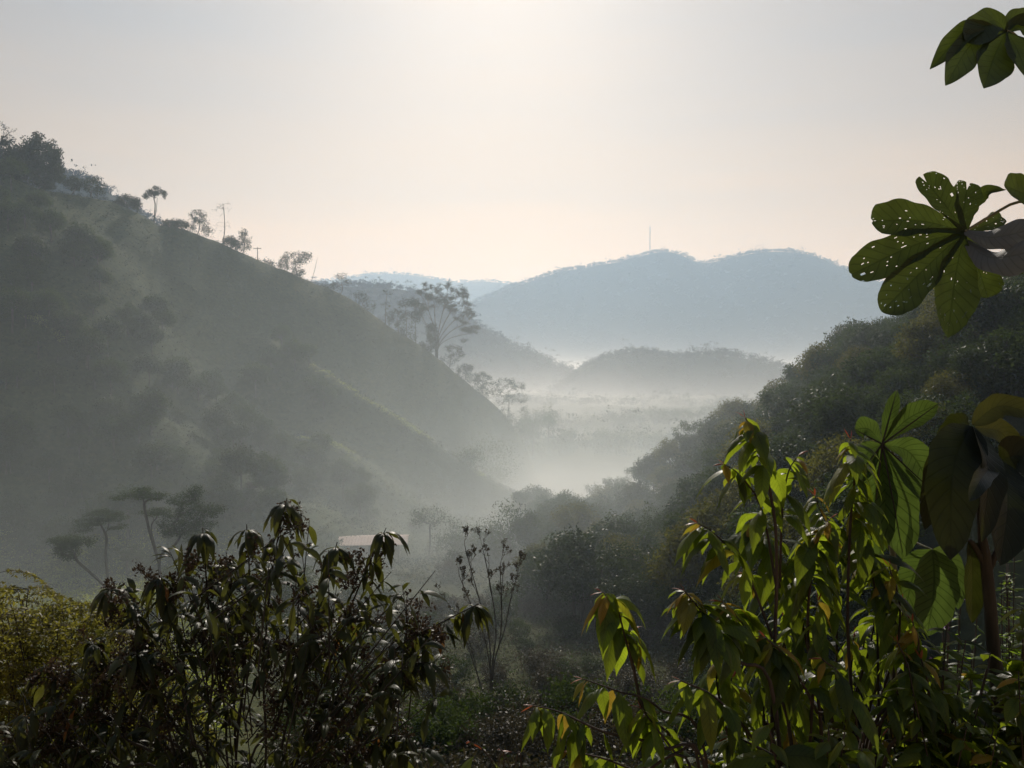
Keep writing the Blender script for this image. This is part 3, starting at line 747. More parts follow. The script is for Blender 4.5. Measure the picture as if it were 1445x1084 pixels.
# wooded gullies low on the left hill
for px, py, D in [(p + rg.uniform(-9, 9), 0, d + rg.uniform(-5, 5)) for p, d in
                  [(10, 226), (40, 222), (75, 228), (110, 218), (128, 214), (150, 216), (120, 232), (60, 240), (20, 238), (232, 226), (255, 222), (275, 218), (300, 216), (215, 232), (330, 210), (345, 206),
                   (100, 190), (130, 188), (160, 184), (190, 178), (225, 172), (60, 186), (20, 188), (-20, 190), (360, 204), (395, 206), (425, 206), (455, 204), (480, 202), (505, 200), (440, 196), (400, 194),
                   (60, 160), (95, 158), (20, 165), (130, 150), (35, 150), (80, 146), (180, 150), (10, 146), (430, 252), (410, 246), (385, 242), (360, 236), (405, 262), (465, 238), (440, 232)]]:
    w = P(px, 500, D)
    plant(('forest', rg.choice([0, 2, 3])), w.x, D, 'shaded tree in the misty wooded gullies low on the left hill', 'trees in the gullies of the left hill', rg.uniform(.75, 1.25), rg.uniform(0, 6.28), name='gully_tree')

for k_ in range(64):
    px = rg.uniform(-60, 520); D = rg.uniform(150, 235)
    if px > 300 and D > 215: D -= 30
    if px > 400 and D < 178: px -= 220
    w = P(px, 500, D)
    plant(('forest', rg.choice([0, 1, 2, 3])), w.x, D, 'shaded tree in the misty wooded gullies low on the left hill', 'trees in the gullies of the left hill', rg.uniform(.6, 1.1), rg.uniform(0, 6.28), name='gully_tree')
# near forest crowns at the foot of the right hill
for label, D, px, top, rx, seed, m in [
    ('big near tree with a sunlit left edge at the foot of the right forest', 100, 822, 762, 62, 601, M_FOLG),
    ('near tree with glinting leaves behind the left sprays of the green shrub', 92, 900, 770, 60, 602, M_FOLG),
    ('broad near tree below the lower right skyline', 118, 915, 715, 60, 603, M_FOL),
    ('near shaded tree behind the top of the green shrub', 112, 1000, 715, 66, 604, M_FOL),
    ('near shaded tree left of the large drooping leaves', 100, 1120, 700, 70, 605, M_FOL),
    ('near shaded tree behind the large drooping leaves at the right', 92, 1260, 690, 76, 606, M_FOL),
    ('near shaded tree at the right border behind the broad leaves', 88, 1400, 640, 80, 607, M_FOL)]:
    valley(label, D, px, top, rx, seed, name='forest_tree', per=70, leaf=.3, mat=m, ry=rx * .7, sig=.55)

# brush covering the near slope
def make_shrub(name='shrub', label=None, cat='shrub', group=None, loc=(0, 0, 0), seed=0, h=2.2, r=1.6, leaf=.16, per=40, mat=None, n=60, sig=.25):
    rg2 = np.random.default_rng(seed)
    lob = [((0, 0, h * .6), (r, r, h * .45), n)]
    stems = tuple((((0, 0, 0), (a * .3, b * .3, h * .3), (a, b, h * .7)), .03) for a, b in rg2.normal(size=(5, 2)) * r * .5)
    return make_tree(name, label, cat, group, seed, [(0, 0, 0), (0, 0, h * .3)], lob, leaf=leaf, per=per, sig=sig, trunk_r=.05, tip_r=.008, step=.4, start=.2, loc=loc, mat=mat, extra_trunks=stems, shell=.2)
M_BRUSH = mat_leaf('brush_leaves', (.018, .018, .010), (.060, .050, .028), (.09, .075, .03), .5, .28, .16)
KINDS[('shrub', 0)] = (make_shrub, dict(seed=701, mat=M_BRUSH))
KINDS[('shrub', 1)] = (make_shrub, dict(seed=702, h=3.2, r=1.9, mat=M_FOL, leaf=.2))
KINDS[('shrub', 2)] = (make_shrub, dict(seed=703, h=1.8, r=2.0, mat=M_DRY, leaf=.14, per=26))
KINDS[('shrub', 3)] = (make_shrub, dict(seed=704, h=2.6, r=1.6, mat=M_FOLG, leaf=.2))
for k_ in range(190):
    D = 38 + 80 * rg.random() ** 1.1
    px = rg.uniform(420, 1130)
    w = P(px, 500, D)
    plant(('shrub', rg.choice([0, 0, 1, 2, 3])), w.x, D, 'tangled shrub of the brush covering the near valley slope', 'shrubs of the near slope', rg.uniform(.7, 1.3), rg.uniform(0, 6.28), 'shrub')
for k_ in range(110):
    D = rg.uniform(95, 200); px = rg.uniform(180, 760)
    if 430 < px < 610 and D < 178: px -= 200
    w = P(px, 500, D)
    plant(('shrub', rg.choice([0, 1, 1, 3])), w.x, D, 'shaded shrub standing in the misty meadow of the valley floor', 'shrubs of the valley floor', rg.uniform(.8, 1.6), rg.uniform(0, 6.28), 'shrub')

# low undergrowth between the shrubs
def undergrowth(name, label, n, px0, px1, d0, d1, size, mat, seed, hgt):
    rng = np.random.default_rng(seed)
    D = rng.uniform(d0, d1, n); px = rng.uniform(px0, px1, n)
    x = (px - CX) / F * D
    z = np.maximum(np.maximum(ground_h(x, D), right_h(x, D)), left_h(x, D))
    ac = Acc()
    leaf_cloud(ac, rng, np.stack([x, D, z + hgt * rng.uniform(0, 1, n) * (.4 + vnoise(x / 3, D / 3, 5))], -1), 8, (.5, .5, .3), size, .4, .45)
    return tag(ac.build(name, mat, smooth=False), label, 'undergrowth', None, 'stuff')
undergrowth('undergrowth', 'tangled weeds and twigs covering the near valley slope', 14000, 380, 1240, 22, 120, .22, M_BRUSH, 851, 1.1)
undergrowth('undergrowth', 'green weeds growing between the shrubs of the near slope', 3500, 380, 1240, 34, 130, .26, M_FOL, 852, .8)
undergrowth('meadow_grass', 'sunlit tufts of grass in the meadow below the umbrella trees', 9000, -60, 330, 60, 150, .32, M_MEADOW, 853, .5)
def spur_grass(label, cr, t0, t1, n, seed):
    rng = np.random.default_rng(seed); q = spline(cr, 80)[int(t0 * 79):int(t1 * 79) + 1]
    k = rng.integers(0, len(q) - 1, n); f = rng.uniform(size=n)
    x = q[k, 0] + (q[k + 1, 0] - q[k, 0]) * f + rng.normal(size=n) * 1.2; yy = q[k, 1] + (q[k + 1, 1] - q[k, 1]) * f + rng.uniform(-2.2, 4.5, n)
    z = np.maximum(left_h(x, yy), ground_h(x, yy)) + rng.uniform(0, .55, n)
    ac = Acc(); leaf_cloud(ac, rng, np.stack([x, yy, z], -1)[vnoise(x / 5, yy / 5, 3) > .52], 6, (.6, .8, .15), .28, .4, .3)
    tag(ac.build('spur_grass', M_MEADOW, smooth=False), label, 'grass', None, 'stuff')
spur_grass('sunlit grass along the long spur crest below the left ridge', SPUR_A, .2, .95, 2000, 861)
spur_grass('patch of sunlit grass on the spur at the left border', SPUR_B, .28, .52, 1500, 862)
spur_grass('sunlit grass on the crooked middle spur of the left hill', SPUR_C, .22, .8, 1500, 863)
undergrowth('hill_scrub', 'low scrub dotted over the left hillside', 16000, -100, 740, 130, 345, .45, M_RIDGE, 854, .9)

# forest covering the far hills: nobody could count it
def canopy(name, hf, cr, mat, label, n, band, r, leaf, per, seed, back=40):
    rng = np.random.default_rng(seed)
    c = spline(cr, 300)
    seg = np.append(0, np.cumsum(np.linalg.norm(np.diff(c[:, :2], axis=0), axis=1)))
    s = rng.uniform(0, seg[-1], n)
    x = np.interp(s, seg, c[:, 0]); y = np.interp(s, seg, c[:, 1])
    tx = np.gradient(c[:, 0], seg); ty = np.gradient(c[:, 1], seg)
    nx = -np.interp(s, seg, ty); ny = np.interp(s, seg, tx)
    off = np.where(rng.uniform(size=n) < .35, rng.uniform(-18, back, n), -band * rng.uniform(0, 1, n))
    x = x + nx * off; y = y + ny * off
    z = hf(x[None], y[None])[0]
    sz = rng.uniform(.45, 1.25, n) * np.where(rng.uniform(size=n) < .08, 1.9, 1)
    cen = np.stack([x, y, z + r * .8 * sz], -1)
    ac = Acc()
    g = rng.normal(size=(n, 4, 3)) * (r * .45 * sz)[:, None, None] * np.array([1, 1, .6])
    leaf_cloud(ac, rng, (cen[:, None] + g).reshape(-1, 3), per, (r * .3, r * .3, r * .16), leaf, .5, .7)
    return tag(ac.build(name, mat, smooth=False), label, 'forest', None, 'stuff')
canopy('distant_forest', *FAR['mid'], M_CANOPY, 'forest covering the low knoll in the misty valley', 2200, 300, 8.5, 1.8, 14, 801)
canopy('distant_forest', *FAR['leftmid'], M_CANOPY, 'forest on the hazy spur behind the big spreading tree', 1700, 220, 8, 2.0, 12, 802)
canopy('distant_forest', *FAR['leftback'], M_CANOPY, 'forest on the blue slope peeping over the left hill', 1800, 120, 5, 1.4, 9, 803)
canopy('distant_forest', *FAR['midback'], M_CANOPY, 'forest on the faint low hill behind the knoll', 1000, 300, 8, 3, 7, 804)
canopy('distant_forest', *FAR['main'], M_CANOPY, 'forest covering the broad blue mountain with the mast', 5000, 900, 13, 4, 8, 805)
canopy('distant_forest', *FAR['back'], M_CANOPY, 'forest on the pale distant ridge at the valley head', 1500, 500, 14, 7, 5, 806)
def floor_forest(n, seed):
    rng = np.random.default_rng(seed)
    D = 330 + 900 * rng.uniform(0, 1, n) ** .9; px = rng.uniform(600, 1160, n)
    x = (px - CX) / F * D; band = np.minimum(np.abs(D - 430 - 40 * vnoise(x / 60, x * 0, 2)), np.minimum(np.abs(D - 610 - 50 * vnoise(x / 80, x * 0, 6)), np.abs(D - 880 - 60 * vnoise(x / 90, x * 0, 7))))
    keep = (band < 38) & (vnoise(x / 30, D / 50, 4) > .25) & (left_h(x, D) < -45) & (right_h(x, D) < -45)
    x, D = x[keep], D[keep]; n = len(x)
    z = ground_h(x, D); sz = rng.uniform(.6, 1.5, n) * np.where(rng.uniform(size=n) < .1, 1.7, 1)
    cen = np.stack([x, D, z + 5.5 * sz], -1)
    g = rng.normal(size=(n, 5, 3)) * (3.4 * sz)[:, None, None] * np.array([1, 1, .55])
    ac = Acc(); leaf_cloud(ac, rng, (cen[:, None] + g).reshape(-1, 3), 14, (1.8, 1.8, .9), 1.3, .5, .6)
    tag(ac.build('valley_forest', M_RIDGE, smooth=False), 'hazy woods covering the valley floor between the near slopes and the knoll', 'forest', None, 'stuff')
floor_forest(3000, 871)

# ------------------------------------------------------------------ foreground plants, leaf by leaf
OUT_OVATE = ([0, .03, .07, .12, .22, .36, .52, .68, .80, .89, .95, 1.0], [.05, .05, .06, .42, .82, 1.0, .93, .70, .44, .20, .08, .01])
OUT_LANCE = ([0, .03, .07, .15, .30, .48, .66, .82, .92, 1.0], [.06, .06, .10, .55, .92, 1.0, .86, .52, .22, .02])
OUT_OBOV = ([0, .08, .2, .35, .5, .65, .78, .88, .95, .985, 1.0], [.20, .28, .42, .62, .82, .97, 1.0, .92, .78, .55, .25])
OUT_OBOV_TIP = ([0, .08, .2, .35, .5, .65, .78, .88, .95, 1.0], [.10, .16, .38, .66, .9, 1.0, .92, .66, .34, .02])
OUT_BROAD = ([0, .05, .12, .25, .42, .6, .76, .88, .95, 1.0], [.10, .40, .70, .94, 1.0, .96, .82, .56, .30, .02])

def norm(a):
    return a / (np.linalg.norm(a, axis=-1, keepdims=True) + 1e-9)

def leaves(acc, rng, base, dirn, L, Wd, droop, outline=OUT_OVATE, roll=.35, fold=.35, rnd=None, nv=9, nu=2, wavy=.05, gravity=(0, 0, -1)):
    """N drooping leaves as curved blades; base, dirn (N,3); L, Wd, droop (N,)"""
    base = np.asarray(base, float); n = len(base)
    if n == 0: return
    L, Wd, droop = [np.broadcast_to(np.asarray(a, float), (n,)) for a in (L, Wd, droop)]
    t = norm(np.asarray(dirn, float))
    g = np.asarray(gravity, float)
    s = np.cross(t, g); bad = np.linalg.norm(s, axis=1) < .05
    s[bad] = rng.normal(size=(bad.sum(), 3)); s = norm(s)
    ra = rng.normal(size=n) * roll
    nn = np.cross(s, t)
    s = norm(s * np.cos(ra)[:, None] + nn * np.sin(ra)[:, None])
    v = np.linspace(0, 1, nv)
    w = np.interp(v, *outline)
    pos = base.copy(); P_, T_ = [], []
    for k in range(nv):
        P_.append(pos.copy()); T_.append(t.copy())
        t = norm(t + g * (droop / (nv - 1))[:, None])
        pos = pos + t * (L / (nv - 1))[:, None]
    P_ = np.stack(P_, 1); T_ = np.stack(T_, 1)
    S_ = norm(s[:, None] - T_ * (s[:, None] * T_).sum(-1, keepdims=True))
    N_ = np.cross(S_, T_)
    u = np.linspace(-1, 1, 2 * nu + 1)
    ph = rng.uniform(0, 6.28, n)
    wv = wavy * np.sin(v[None, :, None] * 11 + ph[:, None, None] + np.sign(u)[None, None] * 1.3) * np.abs(u)[None, None]
    lift = np.abs(u)[None, None] * np.sin(fold) * (1 + 0 * wv) + wv * 2 - .25 * (u ** 2)[None, None] * np.sin(fold)
    hw = (Wd[:, None] * .5 * w[None])[:, :, None]
    V = P_[:, :, None] + S_[:, :, None] * (u[None, None] * np.cos(fold) * hw)[..., None] + N_[:, :, None] * (lift * hw)[..., None]
    m = len(u)
    i = np.arange(nv - 1)[:, None] * m; j = np.arange(m - 1)[None]
    q = np.stack([i + j, i + j + 1, i + m + j + 1, i + m + j], -1).reshape(-1, 4)
    Q = (q[None] + (np.arange(n) * nv * m)[:, None, None]).reshape(-1, 4)
    if rnd is None: rnd = rng.uniform(0, .8, n)
    acc.add(V.reshape(-1, 3), Q, None, np.repeat(np.broadcast_to(rnd, (n,)), nv * m), np.tile(np.tile(u, nv), n), np.tile(np.repeat(v, m), n))

def blade(acc, rng, pts, width, outline=OUT_OBOV, face=(0, -1, .3), roll=0.0, fold=.3, rnd=.4, nv=34, nu=8, wavy=.04, holes=0.0, big=0, notch=0.0, curl=0.0):
    """one big leaf or leaf lobe along a midrib through pts (metres), with eaten holes left open"""
    c = spline(pts, nv)
    T = norm(np.gradient(c, axis=0))
    f = np.asarray(face, float); f = f / np.linalg.norm(f)
    Sd = norm(np.cross(T, f[None])); Nn = np.cross(Sd, T)
    cr, sr = math.cos(roll), math.sin(roll)
    Sd, Nn = Sd * cr + Nn * sr, Nn * cr - Sd * sr
    v = np.linspace(0, 1, nv); w = np.interp(v, *outline) * width * .5
    w = w * (1 + .05 * np.sin(v * 23 + rng.uniform(0, 6)) * (v > .3))
    u = np.linspace(-1, 1, 2 * nu + 1); m = len(u)
    ph = rng.uniform(0, 6.28, 2)
    lift = (.35 * np.abs(u) + .65 * u ** 2)[None] * math.sin(fold) - curl * (u ** 2)[None] + wavy * np.abs(u)[None] * np.sin(v[:, None] * 14 + ph[(u > 0).astype(int)][None])
    back = notch * (1 - np.clip(np.abs(u) / .5, 0, 1))[None] * np.clip((v[:, None] - .7) / .3, 0, 1) * width
    V = c[:, None] + Sd[:, None] * (u[None] * w[:, None] * math.cos(fold))[..., None] + Nn[:, None] * (lift * w[:, None])[..., None] - T[:, None] * back[..., None]
    i = np.arange(nv - 1)[:, None] * m; j = np.arange(m - 1)[None]
    q = np.stack([i + j, i + j + 1, i + m + j + 1, i + m + j], -1).reshape(-1, 4)
    if holes > 0:
        fv = (np.arange(nv - 1) + .5) / (nv - 1); fu = (np.arange(m - 1) + .5) / (m - 1) * 2 - 1
        den = np.clip(vnoise(fv[:, None] * 7 + rng.uniform(0, 50) + 0 * fu[None], fu[None] * 3 + 0 * fv[:, None], 3) - .3, 0, 1) * 3
        k = rng.uniform(size=(nv - 1, m - 1)) < holes * (.3 + fv[:, None]) * den
        k[1:] |= k[:-1] & (rng.uniform(size=k[1:].shape) < .4)
        for _ in range(big):
            a, b = rng.integers(int(nv * .35), nv - 4), rng.integers(1, m - 4)
            k[a:a + rng.integers(2, 5), b:b + rng.integers(1, 4)] = True
        q = q[~k.ravel()]
    acc.add(V.reshape(-1, 3), q, None, rnd, np.tile(u, nv), np.repeat(v, m))
    return c

M_SHRUB = mat_leaf('shrub_leaves', (.010, .022, .007), (.045, .075, .014), (.46, .59, .03), .38, .45, .3, .5, (.24, .16, .02), 0)
M_LBUSH = mat_leaf('narrow_leaves', (.014, .022, .009), (.040, .048, .016), (.20, .21, .03), .42, .34, .28, .3, (.18, .08, .02), 0)
M_FEATH = mat_leaf('feathery_leaflets', (.026, .03, .009), (.07, .066, .018), (.56, .52, .07), .5, .36, .2, 0, None, 0)
M_CEC = mat_leaf('palmate_leaves', (.022, .036, .012), (.040, .060, .018), (.11, .15, .02), .5, .36, .3, .5, None, 0)
M_UNDER = mat_leaf('pale_leaf_underside', (.07, .08, .085), (.12, .13, .14), (.10, .11, .08), .6, .2, .3, .3, None, 0)
M_CECY = mat_leaf('young_palmate_leaves', (.030, .055, .014), (.055, .09, .02), (.13, .20, .03), .5, .4, .25, .75, None, 0)
M_BROAD = mat_leaf('broad_leaves', (.006, .010, .006), (.014, .020, .009), (.07, .085, .01), .4, .2, .25, .4, (.08, .075, .018), 0)
M_HERB = mat_leaf('herb_leaves', (.03, .06, .012), (.06, .10, .02), (.4, .6, .05), .4, .5, .3, 0, None, 0)
M_PANI = mat_leaf('seed_panicles', (.028, .016, .010), (.07, .05, .032), (.11, .07, .035), .5, .25, .3, 0, None, 0)
M_RED = mat_leaf('red_young_leaves', (.16, .035, .015), (.24, .06, .02), (.5, .12, .04), .35, .4, .4, .3, None, 0)
M_STEM = mat_bark('brown_twig', (.018, .013, .010), (.055, .036, .026), 30)
M_DARKSTEM = mat_bark('dark_stem', (.018, .014, .010), (.045, .036, .026), 20)
M_PALE = mat_bark('pale_petiole', (.10, .10, .06), (.20, .19, .12), 30)
M_PURPLE = mat_plain('purple_petal', (.22, .09, .26), .6)

def PD(lst, D):
    return [np.array(P(a[0], a[1], D + (a[2] if len(a) > 2 else 0))) for a in lst]

def leafy_branch(root, rng, pts, r0, L, W_, n, t0=.3, mat=M_SHRUB, outline=OUT_OVATE, droop=2.5, young=.22, stem=M_STEM, spread=1.0, bud=True, fold=.4, wavy=.05, whorl=1, name='branch', extra_young=0.0):
    """a branch (part) with its leaves and its tip bud (sub-parts)"""
    o = np.array(root.location)
    c = spline(pts, 26)
    ac = Acc(); tube(ac, c, np.linspace(r0, r0 * .3, 26), 6)
    br = ac.build(name, stem, root, o)
    T = norm(np.gradient(c, axis=0))
    la = Acc()
    ts = np.linspace(t0, .99, n) + rng.normal(size=n) * .01
    ts = np.clip(ts, 0, 1)
    B, Dn, LL, rn = [], [], [], []
    for k, t in enumerate(ts):
        for w in range(whorl):
            p = np.array([np.interp(t, np.linspace(0, 1, 26), c[:, a]) for a in range(3)])
            tg = T[min(25, int(t * 25))]
            az = k * 2.4 + w * 6.28 / whorl + rng.normal() * .5
            lat = np.array([math.cos(az), math.sin(az), 0])
            d = tg * .5 + lat * spread + np.array([0, 0, rng.uniform(-.7, .1)])
            B.append(p); Dn.append(d)
            LL.append(L * (rng.uniform(.6, 1.3) if t < .9 else rng.uniform(.5, .8)))
            yy = max(0.0, (t - (1 - young)) / young) if young > 0 else 0
            rn.append(min(1.0, rng.uniform(0, .7) + yy * rng.uniform(.2, .75) + (rng.uniform(.3, .9) if rng.uniform() < extra_young else 0)))
    LL = np.array(LL)
    leaves(la, rng, np.array(B), np.array(Dn), LL, LL * (W_ / L) * rng.uniform(.85, 1.15, len(LL)), droop * rng.uniform(.6, 1.25, len(LL)), outline, .45, fold, np.array(rn), 10, 2, wavy)
    la.build('leaves', mat, br)
    if bud:
        ba = Acc(); tip = c[-1]; d = T[-1]
        leaves(ba, rng, np.array([tip, tip]), np.array([d + [0, 0, -.3], d + [.3, 0, .2]]), np.array([L * .28, L * .2]), np.array([L * .07, L * .06]), .8, OUT_LANCE, .3, .5, np.array([.5, .3]), 6, 1)
        bo = ba.build('bud', M_RED, br)
    for x in br.children:                       # mesh data of sub-parts is in world metres: move to the plant's base
        x.data.transform(Matrix.Translation(-Vector(o)))
    return br

def sub(part_acc, name, mat, root, smooth=True):
    return part_acc.build(name, mat, root, np.array(root.location), smooth)

# ---- the drooping green shrub on the right
rng = np.random.default_rng(41)
D0 = 2.25
b0 = Vector((P(1120, 500, D0).x, D0, land_h(P(1120, 500, D0).x, D0) - .05))
SH = empty('drooping_shrub', b0, 'tall shrub with drooping green leaves and yellow tips, right of centre', 'shrub')
lowpt = lambda px, D: np.array((P(px, 500, D).x * .6 + b0.x * .4, D, b0.z))
SHL = [
    ([(1088, 1120), (1096, 800), (1086, 690), (1066, 620), (1052, 590)], -.1, 17, .42),
    ([(1096, 830), (1075, 720), (1045, 672), (1022, 655)], -.05, 12, .25),
    ([(1100, 830), (1104, 720), (1112, 668), (1126, 643)], 0, 13, .2),
    ([(1090, 900), (1050, 800), (1010, 755), (984, 738)], -.1, 14, .25),
    ([(1200, 1120), (1196, 880), (1200, 740), (1207, 660), (1200, 620)], .1, 22, .35),
    ([(1160, 1100), (1140, 900), (1150, 780), (1168, 735)], .0, 16, .3),
    ([(1240, 1000), (1236, 850), (1222, 760), (1212, 690)], .15, 16, .25),
    ([(1100, 1050), (1040, 930), (995, 870), (966, 834)], -.25, 16, .3),
    ([(1120, 1100), (1080, 960), (1045, 880), (1020, 850)], -.15, 15, .3),
    ([(1180, 1100), (1150, 1000), (1110, 930), (1080, 900)], -.2, 14, .2),
    ([(1230, 1100), (1260, 960), (1270, 860), (1255, 800)], .1, 14, .2),
    ([(1150, 960), (1120, 840), (1075, 760), (1060, 735)], .1, 16, .2),
    ([(1180, 960), (1180, 840), (1170, 760), (1150, 700)], .2, 16, .2),
    ([(1100, 1120), (1060, 1040), (1010, 985), (960, 960)], -.3, 14, .2),
    ([(1200, 1120), (1210, 1040), (1190, 960), (1160, 930)], -.2, 13, .1),
    ([(1240, 1120), (1290, 1040), (1310, 980), (1300, 930)], -.1, 13, .1),
    ([(1150, 1130), (1110, 1080), (1060, 1050), (1030, 1040)], -.3, 12, .1),
    ([(1200, 1000), (1230, 900), (1235, 800), (1180, 745)], .3, 16, .2),
    ([(1120, 1000), (1130, 900), (1100, 830), (1050, 810)], .2, 16, .2)]
for k_ in range(24):                           # shorter side branches filling the shrub
    tx, ty = rng.uniform(1000, 1310), rng.uniform(740, 1040)
    if ty < 740 + abs(tx - 1150) * .9: ty += 120
    SHL.append(([(tx * .6 + 1120 * .4, 1100), (tx * .85 + 1120 * .15, ty + 110), (tx + rng.uniform(-15, 15), ty + 40), (tx, ty)], rng.uniform(-.15, .5), 13, .2))
for k_, (pt, dd, n, t0) in enumerate(SHL):
    pts = PD(pt, D0 + dd)
    if pt[0][1] >= 1040: pts = [lowpt(pt[0][0], D0 + dd)] + pts
    leafy_branch(SH, rng, pts, .0065 if pt[0][1] >= 1040 else .004, 0.118 + .03 * rng.uniform(), .044, int(n * 1.35), t0 if pt[0][1] < 1040 else .5 + t0 * .4, young=.28, whorl=1 if k_ < 5 else 2 if n > 14 else 1, extra_young=.05)
rng = np.random.default_rng(43)
D1 = 2.0
b1 = Vector((P(980, 500, D1).x, D1, land_h(P(980, 500, D1).x, D1) - .05))
SH2 = empty('drooping_shrub', b1, 'lower sprays of hanging bright green leaves left of the tall drooping shrub', 'shrub')
for pt, dd, n, t0 in [
    ([(960, 1120), (912, 1010), (886, 915), (868, 850), (850, 836)], 0, 20, .45),
    ([(905, 1000), (892, 930), (888, 895), (890, 890)], .03, 7, .35),
    ([(1000, 1110), (930, 1000), (870, 975), (822, 958)], -.05, 8, .5),
    ([(1000, 1130), (930, 1055), (850, 1032), (790, 1005), (752, 996)], -.1, 17, .45),
    ([(990, 1130), (950, 1060), (920, 1020), (905, 1000)], -.1, 12, .3),
    ([(985, 1130), (900, 1090), (850, 1070), (800, 1060)], -.1, 10, .3)]:
    pts = PD(pt, D1 + dd)
    if pt[0][1] > 1100: pts = [np.array(b1) * .7 + np.array([pts[0][0], pts[0][1], b1.z]) * .3] + pts
    leafy_branch(SH2, rng, pts, .005, .125, .046, n, .62 if pt[0][1] > 1100 else t0, young=.35, droop=3.4, extra_young=.05)
b2 = Vector((P(705, 500, 1.9).x, 1.9, land_h(P(705, 500, 1.9).x, 1.9) - .03))
SD = empty('red_seedling', b2, 'young sprig with red leaves at the bottom centre', 'seedling')
for pt, n in [([(712, 1120), (700, 1084), (680, 1056), (662, 1046)], 2), ([(735, 1120), (722, 1090), (712, 1064), (706, 1058)], 1)]:
    leafy_branch(SD, rng, [np.array(b2)] + PD(pt, 1.9), 0.0025, .034, .017, n, .9, mat=M_RED, droop=1.2, young=0, spread=1.2)
la = Acc(); leaves(la, rng, PD([(694, 1075), (668, 1068)], 1.9), [(.2, 0, -.1), (-.4, -.1, -.3)], .085, .045, 1.2, OUT_OVATE, .2, .35, np.array([.7, .6]), 10, 2)
sub(la, 'leaves', M_SHRUB, SD)

# ---- dark bush with long narrow leaves and dry panicles on the left
def panicle(acc_t, acc_s, rng, p, d, size, n=9):
    """a loose head of fine twigs with tiny dry seed husks"""
    d = norm(np.asarray(d, float))
    end = p + d * size
    ax = np.array([p, (p + end) / 2 + rng.normal(size=3) * size * .05, end])
    tube(acc_t, ax, [.003, .002, .001], 4)
    for k in range(n):
        t = rng.uniform(.1, 1); q = p + (end - p) * t
        e = q + norm(d * .5 + rng.normal(size=3) * .8) * size * rng.uniform(.25, .5) * (1.15 - t * .6)
        tube(acc_t, np.array([q, e]), [.0016, .0008], 3)
        m = q + (e - q) * rng.uniform(.3, 1.05, 5)[:, None] + rng.normal(size=(5, 3)) * .008
        leaf_cloud(acc_s, rng, m, 3, .009, .017, .2, .55)

rng = np.random.default_rng(57)
D2 = 3.7
b3 = Vector((P(330, 500, D2).x, D2, land_h(P(330, 500, D2).x, D2) - .05))
LB = empty('panicled_bush', b3, 'dark bush with long hanging leaves and reddish dry panicles on the left', 'bush')
LBL = [
    ([(250, 1130), (175, 1040), (110, 990), (60, 935)], -.2, 16), ([(280, 1130), (205, 1020), (160, 960), (128, 905)], -.15, 16), ([(330, 1130), (318, 1010), (305, 900), (318, 790)], .25, 16),
    ([(370, 1130), (372, 950), (385, 800), (405, 703)], 0, 20), ([(330, 1130), (345, 950), (352, 830), (348, 740)], .1, 16), ([(300, 1120), (300, 950), (292, 830), (286, 745)], .0, 18),
    ([(280, 1120), (260, 950), (235, 850), (225, 812)], -.1, 16), ([(260, 1120), (215, 950), (185, 860), (152, 830)], -.15, 14), ([(390, 1130), (425, 950), (455, 840), (476, 765)], .05, 17),
    ([(400, 1130), (460, 950), (510, 820), (545, 745)], .05, 18), ([(400, 1130), (480, 1000), (560, 915), (620, 880), (676, 852)], -.1, 20), ([(420, 1130), (490, 1010), (550, 950), (604, 935)], -.2, 16),
    ([(340, 1130), (330, 980), (320, 880), (320, 780)], .35, 18),
        ([(240, 1130), (160, 1080), (90, 1040), (30, 1010)], -.2, 15), ([(420, 1130), (480, 1070), (540, 1040), (575, 1040)], -.1, 14), ([(350, 1130), (390, 1020), (420, 930), (440, 900)], -.2, 16),
    ([(300, 1130), (250, 1030), (210, 960), (190, 920)], -.25, 16),     ([(300, 1130), (240, 1080), (180, 1030), (140, 1010)], .1, 14), ([(370, 1130), (410, 1080), (450, 1020), (470, 980)], .15, 14)]
pt_t, pt_s = Acc(), Acc()
for k_, (pt, dd, n) in enumerate(LBL):
    pts = [np.array([b3.x + rng.normal() * .15, b3.y + dd * .5, b3.z])] + PD(pt, D2 + dd)
    br = leafy_branch(LB, rng, pts, 0.008, .165, .038, int(n * 1.5), .54, mat=M_LBUSH, outline=OUT_LANCE, droop=3.2, young=.0, stem=M_DARKSTEM, spread=.8, bud=False, fold=.5, wavy=.1, extra_young=.04)
    c = spline(pts, 40); T = norm(np.gradient(c, axis=0))
    # crown of leaves at the tip
    la = Acc(); m = 9
    az = rng.uniform(0, 6.28, m)
    Ls = rng.uniform(.13, .21, m)
    leaves(la, rng, np.repeat(c[-2:-1], m, 0), np.stack([np.cos(az), np.sin(az), rng.uniform(-.2, .9, m)], 1), Ls, Ls * .23, 3.0, OUT_LANCE, .4, .5, rng.uniform(0, .75, m), 10, 2, .1)
    o = la.build('tip_leaves', M_LBUSH, br, np.array(b3))
    for t in rng.uniform(.5, .9, 9):
        q = c[int(t * 39)]
        panicle(pt_t, pt_s, rng, q, T[int(t * 39)] * .5 + rng.normal(size=3) * .7 + [0, 0, .0], rng.uniform(.10, .2))
sub(pt_t, 'panicle_stalks', M_STEM, LB); sub(pt_s, 'seed_panicles', M_PANI, LB, False)
